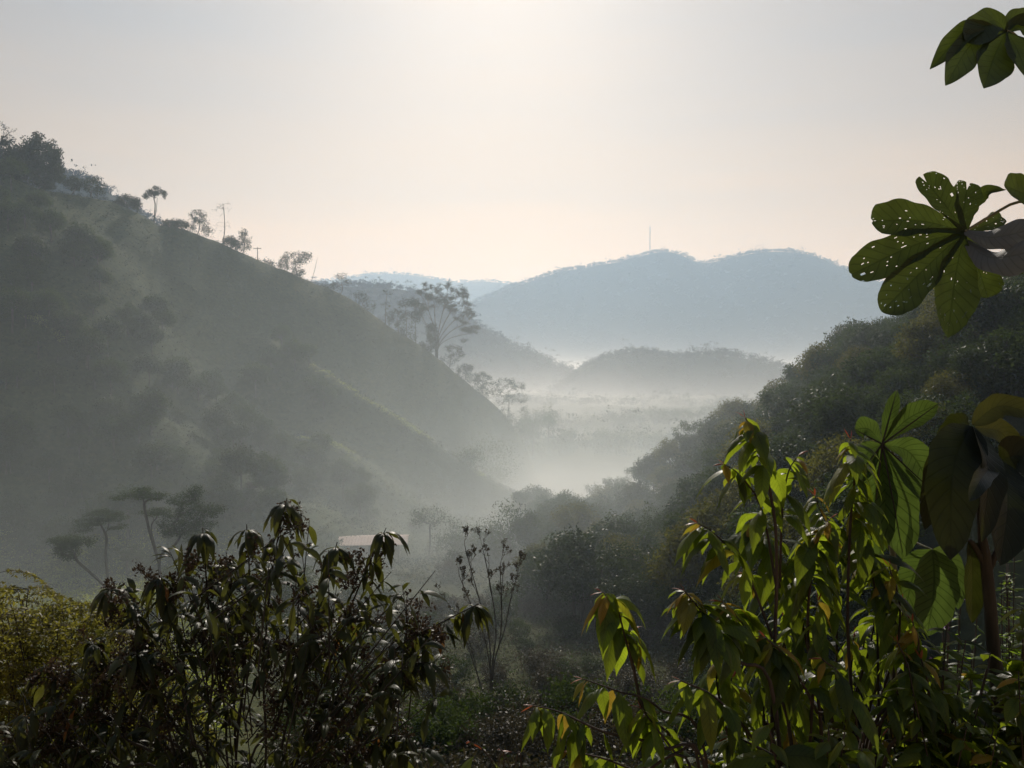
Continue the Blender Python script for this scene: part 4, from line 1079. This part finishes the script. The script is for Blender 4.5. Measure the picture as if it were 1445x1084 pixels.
# fine twigs and small leaves filling the lower bush
tw, sl = Acc(), Acc()
for k_ in range(300):
    x, y = rng.uniform(-20, 590), rng.uniform(800, 1130)
    if y < 1130 - (x + 20) * 1.2: y = 1100
    if x > 470 and y < 880: y = 960
    D = D2 + rng.uniform(-.4, .5)
    p = np.array(P(x, y, D)); d = norm(np.array([rng.normal() * .6 + (x - 330) / 500, rng.normal() * .4, 1.0]))
    e = p + d * rng.uniform(.12, .34)
    tube(tw, np.array([p - d * .25, p, e]), [.004, .003, .0015], 4)
    m = 6
    B = p + (e - p) * rng.uniform(0, 1, m)[:, None]
    Ls = rng.uniform(.07, .15, m)
    leaves(sl, rng, B, d * .6 + rng.normal(size=(m, 3)) * .7, Ls, Ls * .28, 1.6, OUT_LANCE, .5, .4, rng.uniform(0, .8, m), 7, 1)
sub(tw, 'twigs', M_DARKSTEM, LB); sub(sl, 'small_leaves', M_LBUSH, LB)

# ---- yellow green feathery shrub at the lower left
rng = np.random.default_rng(63)
D3 = 4.3
b4 = Vector((P(60, 500, D3).x, D3, land_h(P(60, 500, D3).x, D3) - .05))
FE = empty('feathery_shrub', b4, 'sunlit yellow green shrub with arching feathery leaves in the lower left corner', 'shrub')
st, fl = Acc(), Acc()
for k_ in range(36):
    tx, ty = rng.uniform(-45, 215), 0
    top = float(np.interp(tx, [-45, 20, 60, 110, 150, 200, 215], [800, 812, 845, 862, 855, 850, 870]))
    ty = top + abs(rng.normal()) * 60 if k_ > 8 else top + rng.uniform(0, 30)
    D = D3 + rng.uniform(-.35, .35)
    e = np.array(P(tx, ty, D)); s0 = np.array([b4.x + rng.normal() * .25, D3 + rng.normal() * .1, b4.z])
    mid = (s0 + e) / 2 + np.array([0, 0, .25])
    c = spline([s0, mid, e], 20); tube(st, c, np.linspace(.009, .003, 20), 5)
    for f in range(6):                         # twice-divided leaves arching out of the branch tip
        az = rng.uniform(0, 6.28); Lf = rng.uniform(.26, .46)
        dr = norm(np.array([math.cos(az), math.sin(az), .55]))
        q = c[-1 - 2 * (f % 3)]; pp = [q]
        for s in range(9):
            dr = norm(dr + np.array([0, 0, -.22])); pp.append(pp[-1] + dr * Lf / 9)
        pp = np.array(pp); tube(st, pp, np.linspace(.0022, .0008, 10), 3)
        tg = norm(np.gradient(pp, axis=0)); sd = norm(np.cross(tg, [0, 0, 1.0]))
        for s in range(2, 10):
            for sg in (-1, 1):
                m = 8; Lp = .10 * (1.15 - abs(s - 5) / 8)
                pr = pp[s] + (sd[s] * sg * .9 + tg[s] * .45) * np.linspace(.1, 1, m)[:, None] * Lp + np.array([0, 0, -.25]) * (np.linspace(0, 1, m) ** 2)[:, None] * Lp
                leaf_cloud(fl, rng, pr, 2, .006, .025, .6, .36, clump=np.full(m * 2, rng.uniform(.2, 1)))
sub(st, 'stems', M_STEM, FE); sub(fl, 'feathery_leaves', M_FEATH, FE, False)

# ---- palmate leaves of a trumpet tree standing just outside the right border
rng = np.random.default_rng(71)
D4 = 2.3
CT = empty('trumpet_tree', base_at(1640, 2.45), 'trumpet tree at the right border with big palmate leaves full of insect holes', 'tree')
bx = CT.location
ac = Acc(); tk = spline([bx, (bx.x + .02, bx.y, -.6), (bx.x - .05, bx.y, .5), (bx.x - .08, bx.y, 1.6)], 26)
tube(ac, tk, np.linspace(.05, .03, 26), 10); sub(ac, 'trunk', M_BARK, CT)
kpx = D4 / F
def lobe(acc, pts, wpx, **kw):
    return blade(acc, rng, PD(pts, D4), wpx * kpx, **kw)
def petiole(name, pts, r=.005, D=D4, root=CT, mat=M_PALE, end=None):
    ac = Acc(); q = PD(pts, D)
    if end is not None: q.append(np.array(end))
    c = spline(q, 16); tube(ac, c, np.linspace(r * .8, r, 16), 7); return sub(ac, name, mat, root)
lf = Acc(); C = (1361, 327)
HO = dict(holes=.010, big=2, nv=96, nu=24)
lobe(lf, [C, (1334, 290, .02), (1300, 248, .05)], 50, notch=.24, **HO)
lobe(lf, [C, (1360, 295, .03), (1366, 258, .06)], 44, notch=.28, **HO)
lobe(lf, [C, (1300, 312, 0), (1229, 312, -.02)], 58, notch=.05, **HO)
lobe(lf, [C, (1290, 346, -.02), (1200, 388, -.08)], 56, notch=.04, **HO)
lobe(lf, [C, (1306, 378, -.04), (1244, 440, -.14)], 58, outline=OUT_OBOV, fold=.35, **HO)
lobe(lf, [C, (1348, 390, -.04), (1337, 477, -.12)], 64, outline=OUT_OBOV_TIP, fold=.35, **HO)
lobe(lf, [C, (1378, 372, .02), (1394, 420, .0)], 50, fold=.35, **HO)
lobe(lf, [C, (1392, 318, .04), (1414, 306, .08)], 26, fold=.3, **HO)
leafo = sub(lf, 'leaf', M_CEC, CT); leafo['label'] = 'large palmate leaf riddled with holes'
lf = Acc()
lobe(lf, [C, (1400, 335, -.06), (1465, 322, -.16)], 44, fold=.2, curl=.3, holes=.004, nv=30, nu=8, rnd=.8)
lobe(lf, [(1363, 340), (1400, 364, -.08), (1470, 352, -.2)], 58, fold=.2, curl=.3, holes=.006, nv=30, nu=8, rnd=.8)
pl_ = sub(lf, 'leaf', M_UNDER, CT); pl_['label'] = 'pair of lobes showing a pale grey underside'
petiole('petiole', [C, (1425, 289, .06), (1500, 250, .1)], end=tk[21])
lf = Acc(); C = (1482, 285)
lobe(lf, [(1368, 300, .08), (1390, 272, .06), (1420, 268, .02)], 20, outline=OUT_LANCE, holes=.008, nv=30, nu=6)
lobe(lf, [C, (1452, 276), (1417, 262, -.04)], 48, holes=.008, nv=30, nu=8)
lobe(lf, [C, (1470, 250), (1452, 222)], 46, holes=.008, nv=30, nu=8)
lobe(lf, [C, (1470, 320), (1446, 345)], 46, holes=.008, nv=30, nu=8)
lobe(lf, [C, (1520, 320), (1540, 360)], 46, holes=.008, nv=30, nu=8)
sub(lf, 'leaf', M_CEC, CT); petiole('petiole', [C, (1520, 270)], end=tk[22])
lf = Acc(); C = (1420, 44)
lobe(lf, [C, (1366, 44, -.03), (1312, 98, -.1)], 34, fold=.5, nv=30, nu=8, outline=OUT_OBOV_TIP)
lobe(lf, [C, (1372, 62, -.05), (1334, 121, -.14)], 44, fold=.3, nv=30, nu=8, outline=OUT_OBOV_TIP)
lobe(lf, [C, (1400, 30, 0), (1364, 60, -.06)], 46, fold=.3, nv=30, nu=8)
lobe(lf, [C, (1404, 78, -.04), (1388, 125, -.14)], 56, fold=.35, nv=30, nu=8, outline=OUT_OBOV_TIP)
lobe(lf, [C, (1436, 72, -.04), (1450, 112, -.12)], 52, fold=.35, nv=30, nu=8, outline=OUT_OBOV_TIP)
lobe(lf, [C, (1440, 38, .02), (1490, 60, 0)], 44, fold=.35, nv=30, nu=8)
lobe(lf, [C, (1428, 30, .03), (1460, 28, .06)], 34, fold=.35, nv=30, nu=8)
sub(lf, 'leaf', M_CEC, CT); petiole('petiole', [C, (1480, 40, .05)], end=tk[25])

# ---- young trumpet tree with one leaf facing the sun, behind the green shrub
rng = np.random.default_rng(73)
D4 = 2.75; kpx = D4 / F
YC = empty('trumpet_sapling', base_at(1260, D4), 'young trumpet tree whose translucent palmate leaf shines behind the drooping shrub', 'tree')
ac = Acc(); tube(ac, spline([YC.location, P(1262, 900, D4), P(1252, 740, D4 + .05), P(1250, 690, D4 + .1)], 20), np.linspace(.014, .007, 20), 8); sub(ac, 'stem', M_PALE, YC)
lf = Acc(); C = (1245, 627)
KW = dict(nv=26, nu=6)
for pts, w in [([C, (1252, 596, .02), (1266, 550, .06)], 22), ([C, (1280, 592, .0), (1324, 570, -.02)], 36), ([C, (1226, 606, .03), (1206, 606, .05)], 34), ([C, (1224, 640, 0), (1196, 690, -.04)], 40),
               ([C, (1236, 690, -.03), (1226, 800, -.1)], 60), ([C, (1258, 690, -.03), (1274, 790, -.1)], 64), ([C, (1285, 640, 0), (1320, 700, -.06)], 52), ([C, (1276, 670, -.05), (1310, 712, -.1)], 20)]:
    lobe(lf, pts, w, outline=OUT_OBOV_TIP, fold=.3, rnd=rng.uniform(.3, .8), **KW)
sub(lf, 'leaf', M_CECY, YC); petiole('petiole', [C, (1250, 660, .1), (1250, 692, .1)], .004, D4, YC)
mr = Acc()
for tip in [(1266, 550, .06), (1324, 570, -.02), (1206, 606, .05), (1196, 690, -.04), (1226, 790, -.1), (1274, 780, -.1), (1318, 695, -.06)]:
    tube(mr, spline(PD([(C[0], C[1], -.006), ((C[0] + tip[0]) / 2, (C[1] + tip[1]) / 2, tip[2] / 2 - .012), (tip[0], tip[1], tip[2] - .006)], D4), 10), np.linspace(.0035, .001, 10), 5)
sub(mr, 'leaf_ribs', M_DARKSTEM, YC)
lf = Acc()
lobe(lf, [(1316, 776), (1318, 830, -.02), (1308, 898, -.06)], 66, outline=OUT_BROAD, fold=.25, rnd=.7, **KW)
lobe(lf, [(1316, 776), (1290, 810, .03), (1276, 870, .0)], 52, outline=OUT_BROAD, fold=.25, rnd=.5, **KW)
lobe(lf, [(1316, 776), (1340, 800, .05), (1352, 860, .0)], 40, outline=OUT_BROAD, fold=.25, rnd=.5, **KW)
sub(lf, 'leaf', M_CECY, YC); petiole('petiole', [(1316, 776), (1280, 760, .1), (1253, 745, .06)], .004, D4, YC)

# ---- small tree with very broad dark hanging leaves
rng = np.random.default_rng(79)
D4 = 2.4; kpx = D4 / F
BT = empty('broad_leaved_tree', base_at(1404, D4), 'small dark trunked tree with very broad hanging leaves at the right', 'tree')
ac = Acc()
tube(ac, spline([BT.location, P(1408, 1084, D4), P(1402, 920, D4), P(1392, 800, D4), P(1384, 740, D4), P(1374, 604, D4)], 30), np.concatenate([np.linspace(.024, .016, 20), np.linspace(.015, .005, 10)]), 10)
tube(ac, spline(PD([(1391, 800), (1378, 775), (1368, 762)], D4), 8), np.linspace(.011, .006, 8), 7)
tube(ac, spline(PD([(1393, 810), (1408, 775), (1418, 750), (1408, 650)], D4), 12), np.linspace(.011, .005, 12), 7)
sub(ac, 'trunk', M_DARKSTEM, BT)
KW = dict(nv=30, nu=8, outline=OUT_BROAD)
for pts, w, kw in [([(1369, 601), (1345, 665, -.1), (1341, 790, -.16)], 74, dict(fold=.3, face=(-.35, -1, .2), rnd=.2)), ([(1374, 603), (1394, 665, -.14), (1385, 765, -.2)], 52, dict(fold=.35, face=(.4, -1, .2), rnd=.3)),
                   ([(1408, 648), (1422, 705, -.12), (1411, 798, -.2)], 74, dict(fold=.3, face=(.15, -1, .2), rnd=.15)), ([(1372, 599), (1412, 573), (1475, 590, -.05)], 36, dict(fold=.3, rnd=.86)),
                   ([(1367, 603, .05), (1330, 650, .1), (1305, 748, .12)], 46, dict(fold=.3, face=(-.3, -1, .2), rnd=.55)), ([(1376, 603, .05), (1416, 614, .08), (1433, 672, .1)], 38, dict(fold=.3, rnd=.88)),
                   ([(1410, 650, .03), (1445, 646), (1492, 705, -.05)], 60, dict(fold=.3, rnd=.4)), ([(1406, 652), (1386, 674, -.22), (1367, 708, -.3)], 26, dict(fold=.4, face=(.3, -.6, .7), rnd=.3)),
                   ([(1366, 764), (1372, 800, .05), (1372, 880, .08)], 40, dict(fold=.4, rnd=.7)), ([(1368, 600, .03), (1346, 602, .06), (1318, 640, .08)], 34, dict(fold=.3, rnd=.8))]:
    la = Acc(); blade(la, rng, PD(pts, D4), w * kpx, **{**KW, **kw}); sub(la, 'leaf', M_BROAD, BT)

# ---- tangle of low plants in the lower right corner
rng = np.random.default_rng(83)
def low_plant(name, label, cat, px, D, tops, L, Wd, n, mat, outline=OUT_OVATE, droop=1.4, whorl=1, stem=M_STEM, young=0.0, group=None, extra_young=0.04):
    b = base_at(px, D); b.z += .1
    r = empty(name, b, label, cat, group)
    for (x, y) in tops:
        p0 = np.array(b) + np.array([rng.normal() * .03, rng.normal() * .03, 0])
        e = np.array(P(x, y, D + rng.uniform(-.15, .15)))
        m = (p0 + e) / 2 + np.array([(b.x - e[0]) * .3, 0, (e[2] - p0[2]) * .15])
        leafy_branch(r, rng, [p0, m, e], .005, L, Wd, n, .45, mat=mat, outline=outline, droop=droop, young=young, stem=stem, whorl=whorl, bud=False, extra_young=extra_young)
    return r
def rand_tops(x0, x1, y0, y1, n): return [(rng.uniform(x0, x1), rng.uniform(y0, y1)) for _ in range(n)]
low_plant('low_shrub', 'leafy green low shrub right of the broad leaved trunk', 'shrub', 1460, 2.2, rand_tops(1415, 1500, 850, 1060, 14), .12, .05, 14, M_SHRUB, whorl=2)
low_plant('low_shrub', 'green low shrub filling the corner between the drooping shrub and the dark trunk', 'shrub', 1330, 2.2, rand_tops(1250, 1420, 880, 1060, 20), .11, .045, 15, M_SHRUB, whorl=2)
low_plant('low_shrub', 'shaded green low shrub below the drooping shrub at the bottom edge', 'shrub', 1150, 1.9, rand_tops(1020, 1280, 1000, 1090, 14), .13, .055, 12, M_SHRUB, whorl=2)
low_plant('herb', 'bright small leaved herb at the right border beside the dark trunk', 'herb', 1432, 3.0, rand_tops(1405, 1460, 770, 880, 10), .05, .016, 18, M_HERB, OUT_LANCE, .3, 2)
low_plant('herb', 'thin tangled herb with small leaves left of the dark trunk', 'herb', 1360, 3.0, rand_tops(1325, 1385, 800, 930, 10), .07, .028, 13, M_HERB, OUT_OVATE, .5, 2)
low_plant('low_shrub', 'dense dark shrub in the background of the lower right tangle', 'shrub', 1230, 3.0, rand_tops(1040, 1440, 900, 1060, 26), .17, .07, 14, M_BROAD, whorl=2)
low_plant('low_shrub', 'shaded shrub at the bottom edge left of the lower right tangle', 'shrub', 1010, 2.7, rand_tops(880, 1120, 1000, 1090, 16), .14, .055, 13, M_SHRUB, whorl=2)
FW = low_plant('flowering_weed', 'thin weed with small purple flowers left of the dark trunk', 'weed', 1345, 2.9, [(1347, 772), (1338, 850), (1356, 830), (1222, 925), (1318, 930)], .05, .018, 8, M_HERB, OUT_LANCE, .5, 1)
for (x, y) in [(1347, 780), (1346, 800), (1349, 830), (1340, 860), (1356, 840), (1222, 930), (1215, 915), (1318, 935), (1325, 945), (1332, 880)]:
    fa = Acc(); leaf_cloud(fa, rng, [P(x, y, 2.9)], 12, .012, .016, .3, .6); sub(fa, 'flower', M_PURPLE, FW, False)

# ------------------------------------------------------------------ things people built
M_ROOF = mat_plain('tin_roof', (.42, .31, .26), .75, .0, .6)
M_WALL = mat_plain('plank_wall', (.30, .26, .20), .8, 0, 1.2)
M_STEEL = mat_plain('grey_steel', (.16, .16, .17), .5, .3)
M_WOODPOLE = mat_bark('pole_wood', (.06, .05, .04), (.13, .11, .09), 4)
Dh = 160
hb = base_at(524, Dh); hb.z = P(520, 777, Dh).z
HO = empty('house', hb, 'low house with a pale pinkish tin roof half hidden behind the dark bush', 'house', None, R(4))
def boxacc(ac, x0, x1, y0, y1, z0, z1):
    v = [(x, y, z) for z in (z0, z1) for y in (y0, y1) for x in (x0, x1)]
    ac.add(v, [(0, 2, 3, 1), (4, 5, 7, 6), (0, 1, 5, 4), (2, 6, 7, 3), (0, 4, 6, 2), (1, 3, 7, 5)])
ac = Acc(); boxacc(ac, -5.5, 5.5, -3, 3, -5, 2.2); ac.build('wall', M_WALL, HO, smooth=False)
ac = Acc()
nx = 49
for sg in (-1, 1):
    xs = np.linspace(-7.2, 7.2, nx); cor = .03 * np.cos(np.arange(nx) * math.pi)
    v = np.concatenate([np.stack([xs, np.full(nx, sg * 4.4), 2.15 + cor], 1), np.stack([xs, np.full(nx, 0.0), 2.9 + cor], 1)])
    i = np.arange(nx - 1); q = np.stack([i, i + 1, i + 1 + nx, i + nx], 1)
    ac.add(v, q); ac.add(v - [0, 0, .05], q[:, ::-1])
ac.build('roof', M_ROOF, HO, smooth=False)
ac = Acc(); boxacc(ac, -.5, .5, -3.06, -3.0, -.2, 1.9); ac.build('door', M_DARKSTEM, HO, smooth=False)
for x in (-3, 3):
    ac = Acc(); boxacc(ac, x - .6, x + .6, -3.05, -3.0, .7, 1.7); ac.build('window', mat_plain('dark_glass', (.03, .035, .04), .1), HO, smooth=False)

Dm = 4050
mb = Vector(P(917, 360, Dm)); mb.z = float(FAR['main'][0](np.array([[mb.x]]), np.array([[mb.y]]))[0, 0]) - 3
MA = empty('radio_mast', mb, 'thin lattice radio mast on the summit of the broad blue mountain', 'mast')
Hm = P(919, 320, Dm).z - mb.z
ac = Acc()
for a in range(3):
    x, y = math.cos(a * 2.094) * 2.6, math.sin(a * 2.094) * 2.6
    tube(ac, [(x, y, 0), (x * .55, y * .55, Hm)], [.75, .6], 5)
for s in range(14):
    z = Hm * s / 14; z2 = Hm * (s + 1) / 14; f, f2 = 1 - .45 * s / 14, 1 - .45 * (s + 1) / 14
    for a in range(3):
        b = (a + 1) % 3
        tube(ac, [(math.cos(a * 2.094) * 2.6 * f, math.sin(a * 2.094) * 2.6 * f, z), (math.cos(b * 2.094) * 2.6 * f2, math.sin(b * 2.094) * 2.6 * f2, z2)], [.3, .3], 4)
ac.build('lattice', M_STEEL, MA)
ac = Acc()
for z in (.80, .95): tube(ac, [(-3.5, -1.5, Hm * z), (3.5, -1.5, Hm * z)], [.8, .8], 6)
tube(ac, [(0, 0, Hm), (0, 0, Hm * 1.05)], [.5, .3], 5)
ac.build('antenna', M_STEEL, MA)

Dp = crest_D(LEFT_PTS, 365)
pb = base_at(365, Dp)
PO = empty('power_pole', pb, 'wooden power pole with a crossarm standing alone on the left crest', 'pole')
hp = P(365, 349, Dp).z - pb.z
ac = Acc(); tube(ac, [(0, 0, 0), (0, 0, hp)], [.17, .12], 8); ac.build('post', M_WOODPOLE, PO)
ac = Acc(); boxacc(ac, -1.5, 1.5, -.22, -.1, hp - .62, hp - .42); ac.build('crossarm', M_WOODPOLE, PO, smooth=False)
for x in (-1.3, -.5, .5, 1.3):
    ac = Acc(); tube(ac, [(x, -.16, hp - .42), (x, -.16, hp - .3), (x, -.16, hp - .18)], [.05, .07, .03], 6); ac.build('insulator', M_STEEL, PO)
Ds = crest_D(LEFT_PTS, 442)
sb_ = base_at(440, Ds); ST = empty('dead_stem', sb_, 'thin leaning dead stem standing bare on the left crest', 'dead tree')
ac = Acc(); e_ = P(448, 364, Ds) - sb_
tube(ac, spline([(0, 0, 0), e_ * .5 + Vector((.1, 0, 0)), e_], 8), np.linspace(.1, .05, 8), 5)
tube(ac, [e_ * .55, e_ * .55 + Vector((.6, 0, .9))], [.05, .03], 4)
ac.build('trunk', M_WOODPOLE, ST)
# faint cable crossing the misty valley
cA, cB, cC = P(470, 690, 215), P(735, 634, 330), P(830, 618, 380)
ac = Acc(); c = []
for a, b in ((cA, cB), (cB, cC)):
    for t in np.linspace(0, 1, 24): c.append(np.array(a) * (1 - t) + np.array(b) * t - np.array([0, 0, 4 * t * (1 - t) * 2.0]))
tube(ac, c, .06, 5)
tag(ac.build('power_cable', M_DARKSTEM), 'dark sagging cable strung across the misty valley', 'cable')

# ---- leafless tree in the brush at the centre, and its leaning thin neighbour
fan_tree('bare_tree', 'leafless twiggy tree with forking stems rising from the brush at the centre', 'tree', 58, 694,
         [([(692, 950), (690, 900), (672, 830), (658, 780)], 0, .85, .055, 3), ([(694, 950), (700, 890), (692, 830), (684, 790)], .5, .85, .06, 3), ([(696, 945), (706, 900), (708, 850), (706, 805)], -.5, .85, .06, 3),
          ([(697, 940), (712, 890), (722, 840), (730, 815)], .3, .75, .05, 3), ([(693, 960), (684, 900), (664, 850), (650, 815)], -.3, .75, .05, 3)], 901, .09, .011, 2, spread=.42, leaf=.13, per=5, sig=.06, mat=M_DRY, up=.3, lift=.2)
fan_tree('bare_tree', 'slim bare stem leaning left of the leafless twiggy tree', 'tree', 56, 690,
         [([(682, 980), (668, 935), (655, 895), (650, 872)], 0, .7, .045, 1), ([(668, 925), (655, 890), (640, 862), (624, 842)], 0, .6, .03, 1)], 902, .06, .010, 1, spread=.4, leaf=.13, per=5, sig=.06, mat=M_DRY, up=.3, lift=.2)

# ------------------------------------------------------------------ the air
def box_mesh(name, x0, x1, y0, y1, z0, z1, mat):
    ac = Acc()
    v = [(x, y, z) for z in (z0, z1) for y in (y0, y1) for x in (x0, x1)]
    ac.add(v, [(0, 2, 3, 1), (4, 5, 7, 6), (0, 1, 5, 4), (2, 6, 7, 3), (0, 4, 6, 2), (1, 3, 7, 5)])
    return ac.build(name, mat, smooth=False)

HAZE_D = 1.6e-4
MIST_LAYERS = [(1.5e-2, -47, 7), (3.6e-3, -44, 13), (1.9e-3, -26, 23), (3.2e-4, 0, 55)]
FOG_LAYERS = [(1.5e-3, -56, 17), (1.1e-4, -10, 46)]
hz = box_mesh('haze', -14500, 14500, -700, 14500, -140, 670, mat_volume('haze_air', (.49, .70, .97), HAZE_D, .45))
tag(hz, 'thin morning haze filling the whole valley air', 'haze', None, 'stuff')

def mist_bank(name, a0, a1, rs, top, bottom, mat, label):
    """closed volume: a smooth upper surface over a flat underside"""
    na = 90
    A = np.radians(np.linspace(a0, a1, na)); rs = np.asarray(rs, float)
    X = np.sin(A)[None] * rs[:, None]; Y = np.cos(A)[None] * rs[:, None]
    T = top(X, Y); B = np.full(T.shape, bottom)
    nr = len(rs); N = nr * na
    i = np.arange(nr - 1)[:, None] * na; j = np.arange(na - 1)[None]
    up = np.stack([i + j, i + j + 1, i + na + j + 1, i + na + j], -1).reshape(-1, 4)
    lo = up[:, ::-1] + N
    ring = [(0, k) for k in range(na)] + [(k, na - 1) for k in range(1, nr)] + [(nr - 1, k) for k in range(na - 2, -1, -1)] + [(k, 0) for k in range(nr - 2, 0, -1)]
    idx = [a * na + b for a, b in ring]
    sd = [(idx[k], idx[k] + N, idx[(k + 1) % len(idx)] + N, idx[(k + 1) % len(idx)]) for k in range(len(idx))]
    ac = Acc()
    ac.add(np.concatenate([np.stack([X, Y, T], -1).reshape(-1, 3), np.stack([X, Y, B], -1).reshape(-1, 3)]), np.concatenate([up, lo, np.array(sd)]))
    o = ac.build(name, mat)
    return tag(o, label, 'mist', None, 'stuff')

def mat_ground_mist(name, color, g, layers, r0, r1, r2, r3, lift=34.0, nscale=.016, step=.5):
    """mist thinning out upwards: density = sum of d * exp(-(z - z0) / H), in drifting patches, fading out at its near and far ends"""
    m, n, l = nodes_of(name)
    o = n.new('ShaderNodeOutputMaterial'); v = n.new('ShaderNodeVolumePrincipled')
    v.inputs['Color'].default_value = (*color, 1); v.inputs['Absorption Color'].default_value = (1, 1, 1, 1); v.inputs['Anisotropy'].default_value = g
    ge = n.new('ShaderNodeNewGeometry'); sp = n.new('ShaderNodeSeparateXYZ'); l.new(ge.outputs['Position'], sp.inputs[0])
    def math_(op, a, b=None):
        k = n.new('ShaderNodeMath'); k.operation = op
        for s, x in ((0, a), (1, b)):
            if x is None: continue
            if isinstance(x, (int, float)): k.inputs[s].default_value = x
            else: l.new(x, k.inputs[s])
        return k.outputs[0]
    nz = n.new('ShaderNodeTexNoise'); nz.inputs['Scale'].default_value = nscale; nz.inputs['Detail'].default_value = 3
    l.new(ge.outputs['Position'], nz.inputs['Vector'])
    z = math_('ADD', sp.outputs['Z'], math_('MULTIPLY', math_('SUBTRACT', nz.outputs['Fac'], .5), -lift))
    tot = None
    for d, z0, H in layers:
        e = math_('MULTIPLY', math_('EXPONENT', math_('MULTIPLY', math_('SUBTRACT', z, z0), -1.0 / H)), d)
        e = math_('MINIMUM', e, d * 2.0)
        tot = e if tot is None else math_('ADD', tot, e)
    ln = n.new('ShaderNodeVectorMath'); ln.operation = 'LENGTH'; l.new(ge.outputs['Position'], ln.inputs[0])
    for a, b in ((r0, r1), (r3, r2)):
        mr = n.new('ShaderNodeMapRange'); mr.interpolation_type = 'SMOOTHSTEP'; l.new(ln.outputs['Value'], mr.inputs[0])
        mr.inputs[1].default_value = a; mr.inputs[2].default_value = b
        tot = math_('MULTIPLY', tot, mr.outputs[0])
    l.new(tot, v.inputs['Density']); l.new(v.outputs['Volume'], o.inputs['Volume'])
    m.cycles.volume_step_rate = step
    return m
M_MIST = mat_ground_mist('mist_air', (.86, .965, 1.0), .6, MIST_LAYERS, 30, 150, 230, 380, 20.0)
mist_bank('valley_mist', -64, 56, np.linspace(20, 690, 60), lambda X, Y: np.full(X.shape, 95.0) + 0 * X, -110, M_MIST, 'sunlit mist lying over the near valley floor and thinning upwards')
M_FOG = mat_ground_mist('fog_air', (.97, .99, 1.0), .5, FOG_LAYERS, 380, 620, 3200, 4350, 110.0, .003, .3)
mist_bank('distant_mist', -46, 50, np.linspace(370, 4400, 60), lambda X, Y: np.full(X.shape, 330.0), -116, M_FOG, 'pale mist filling the far valley below the mountain')
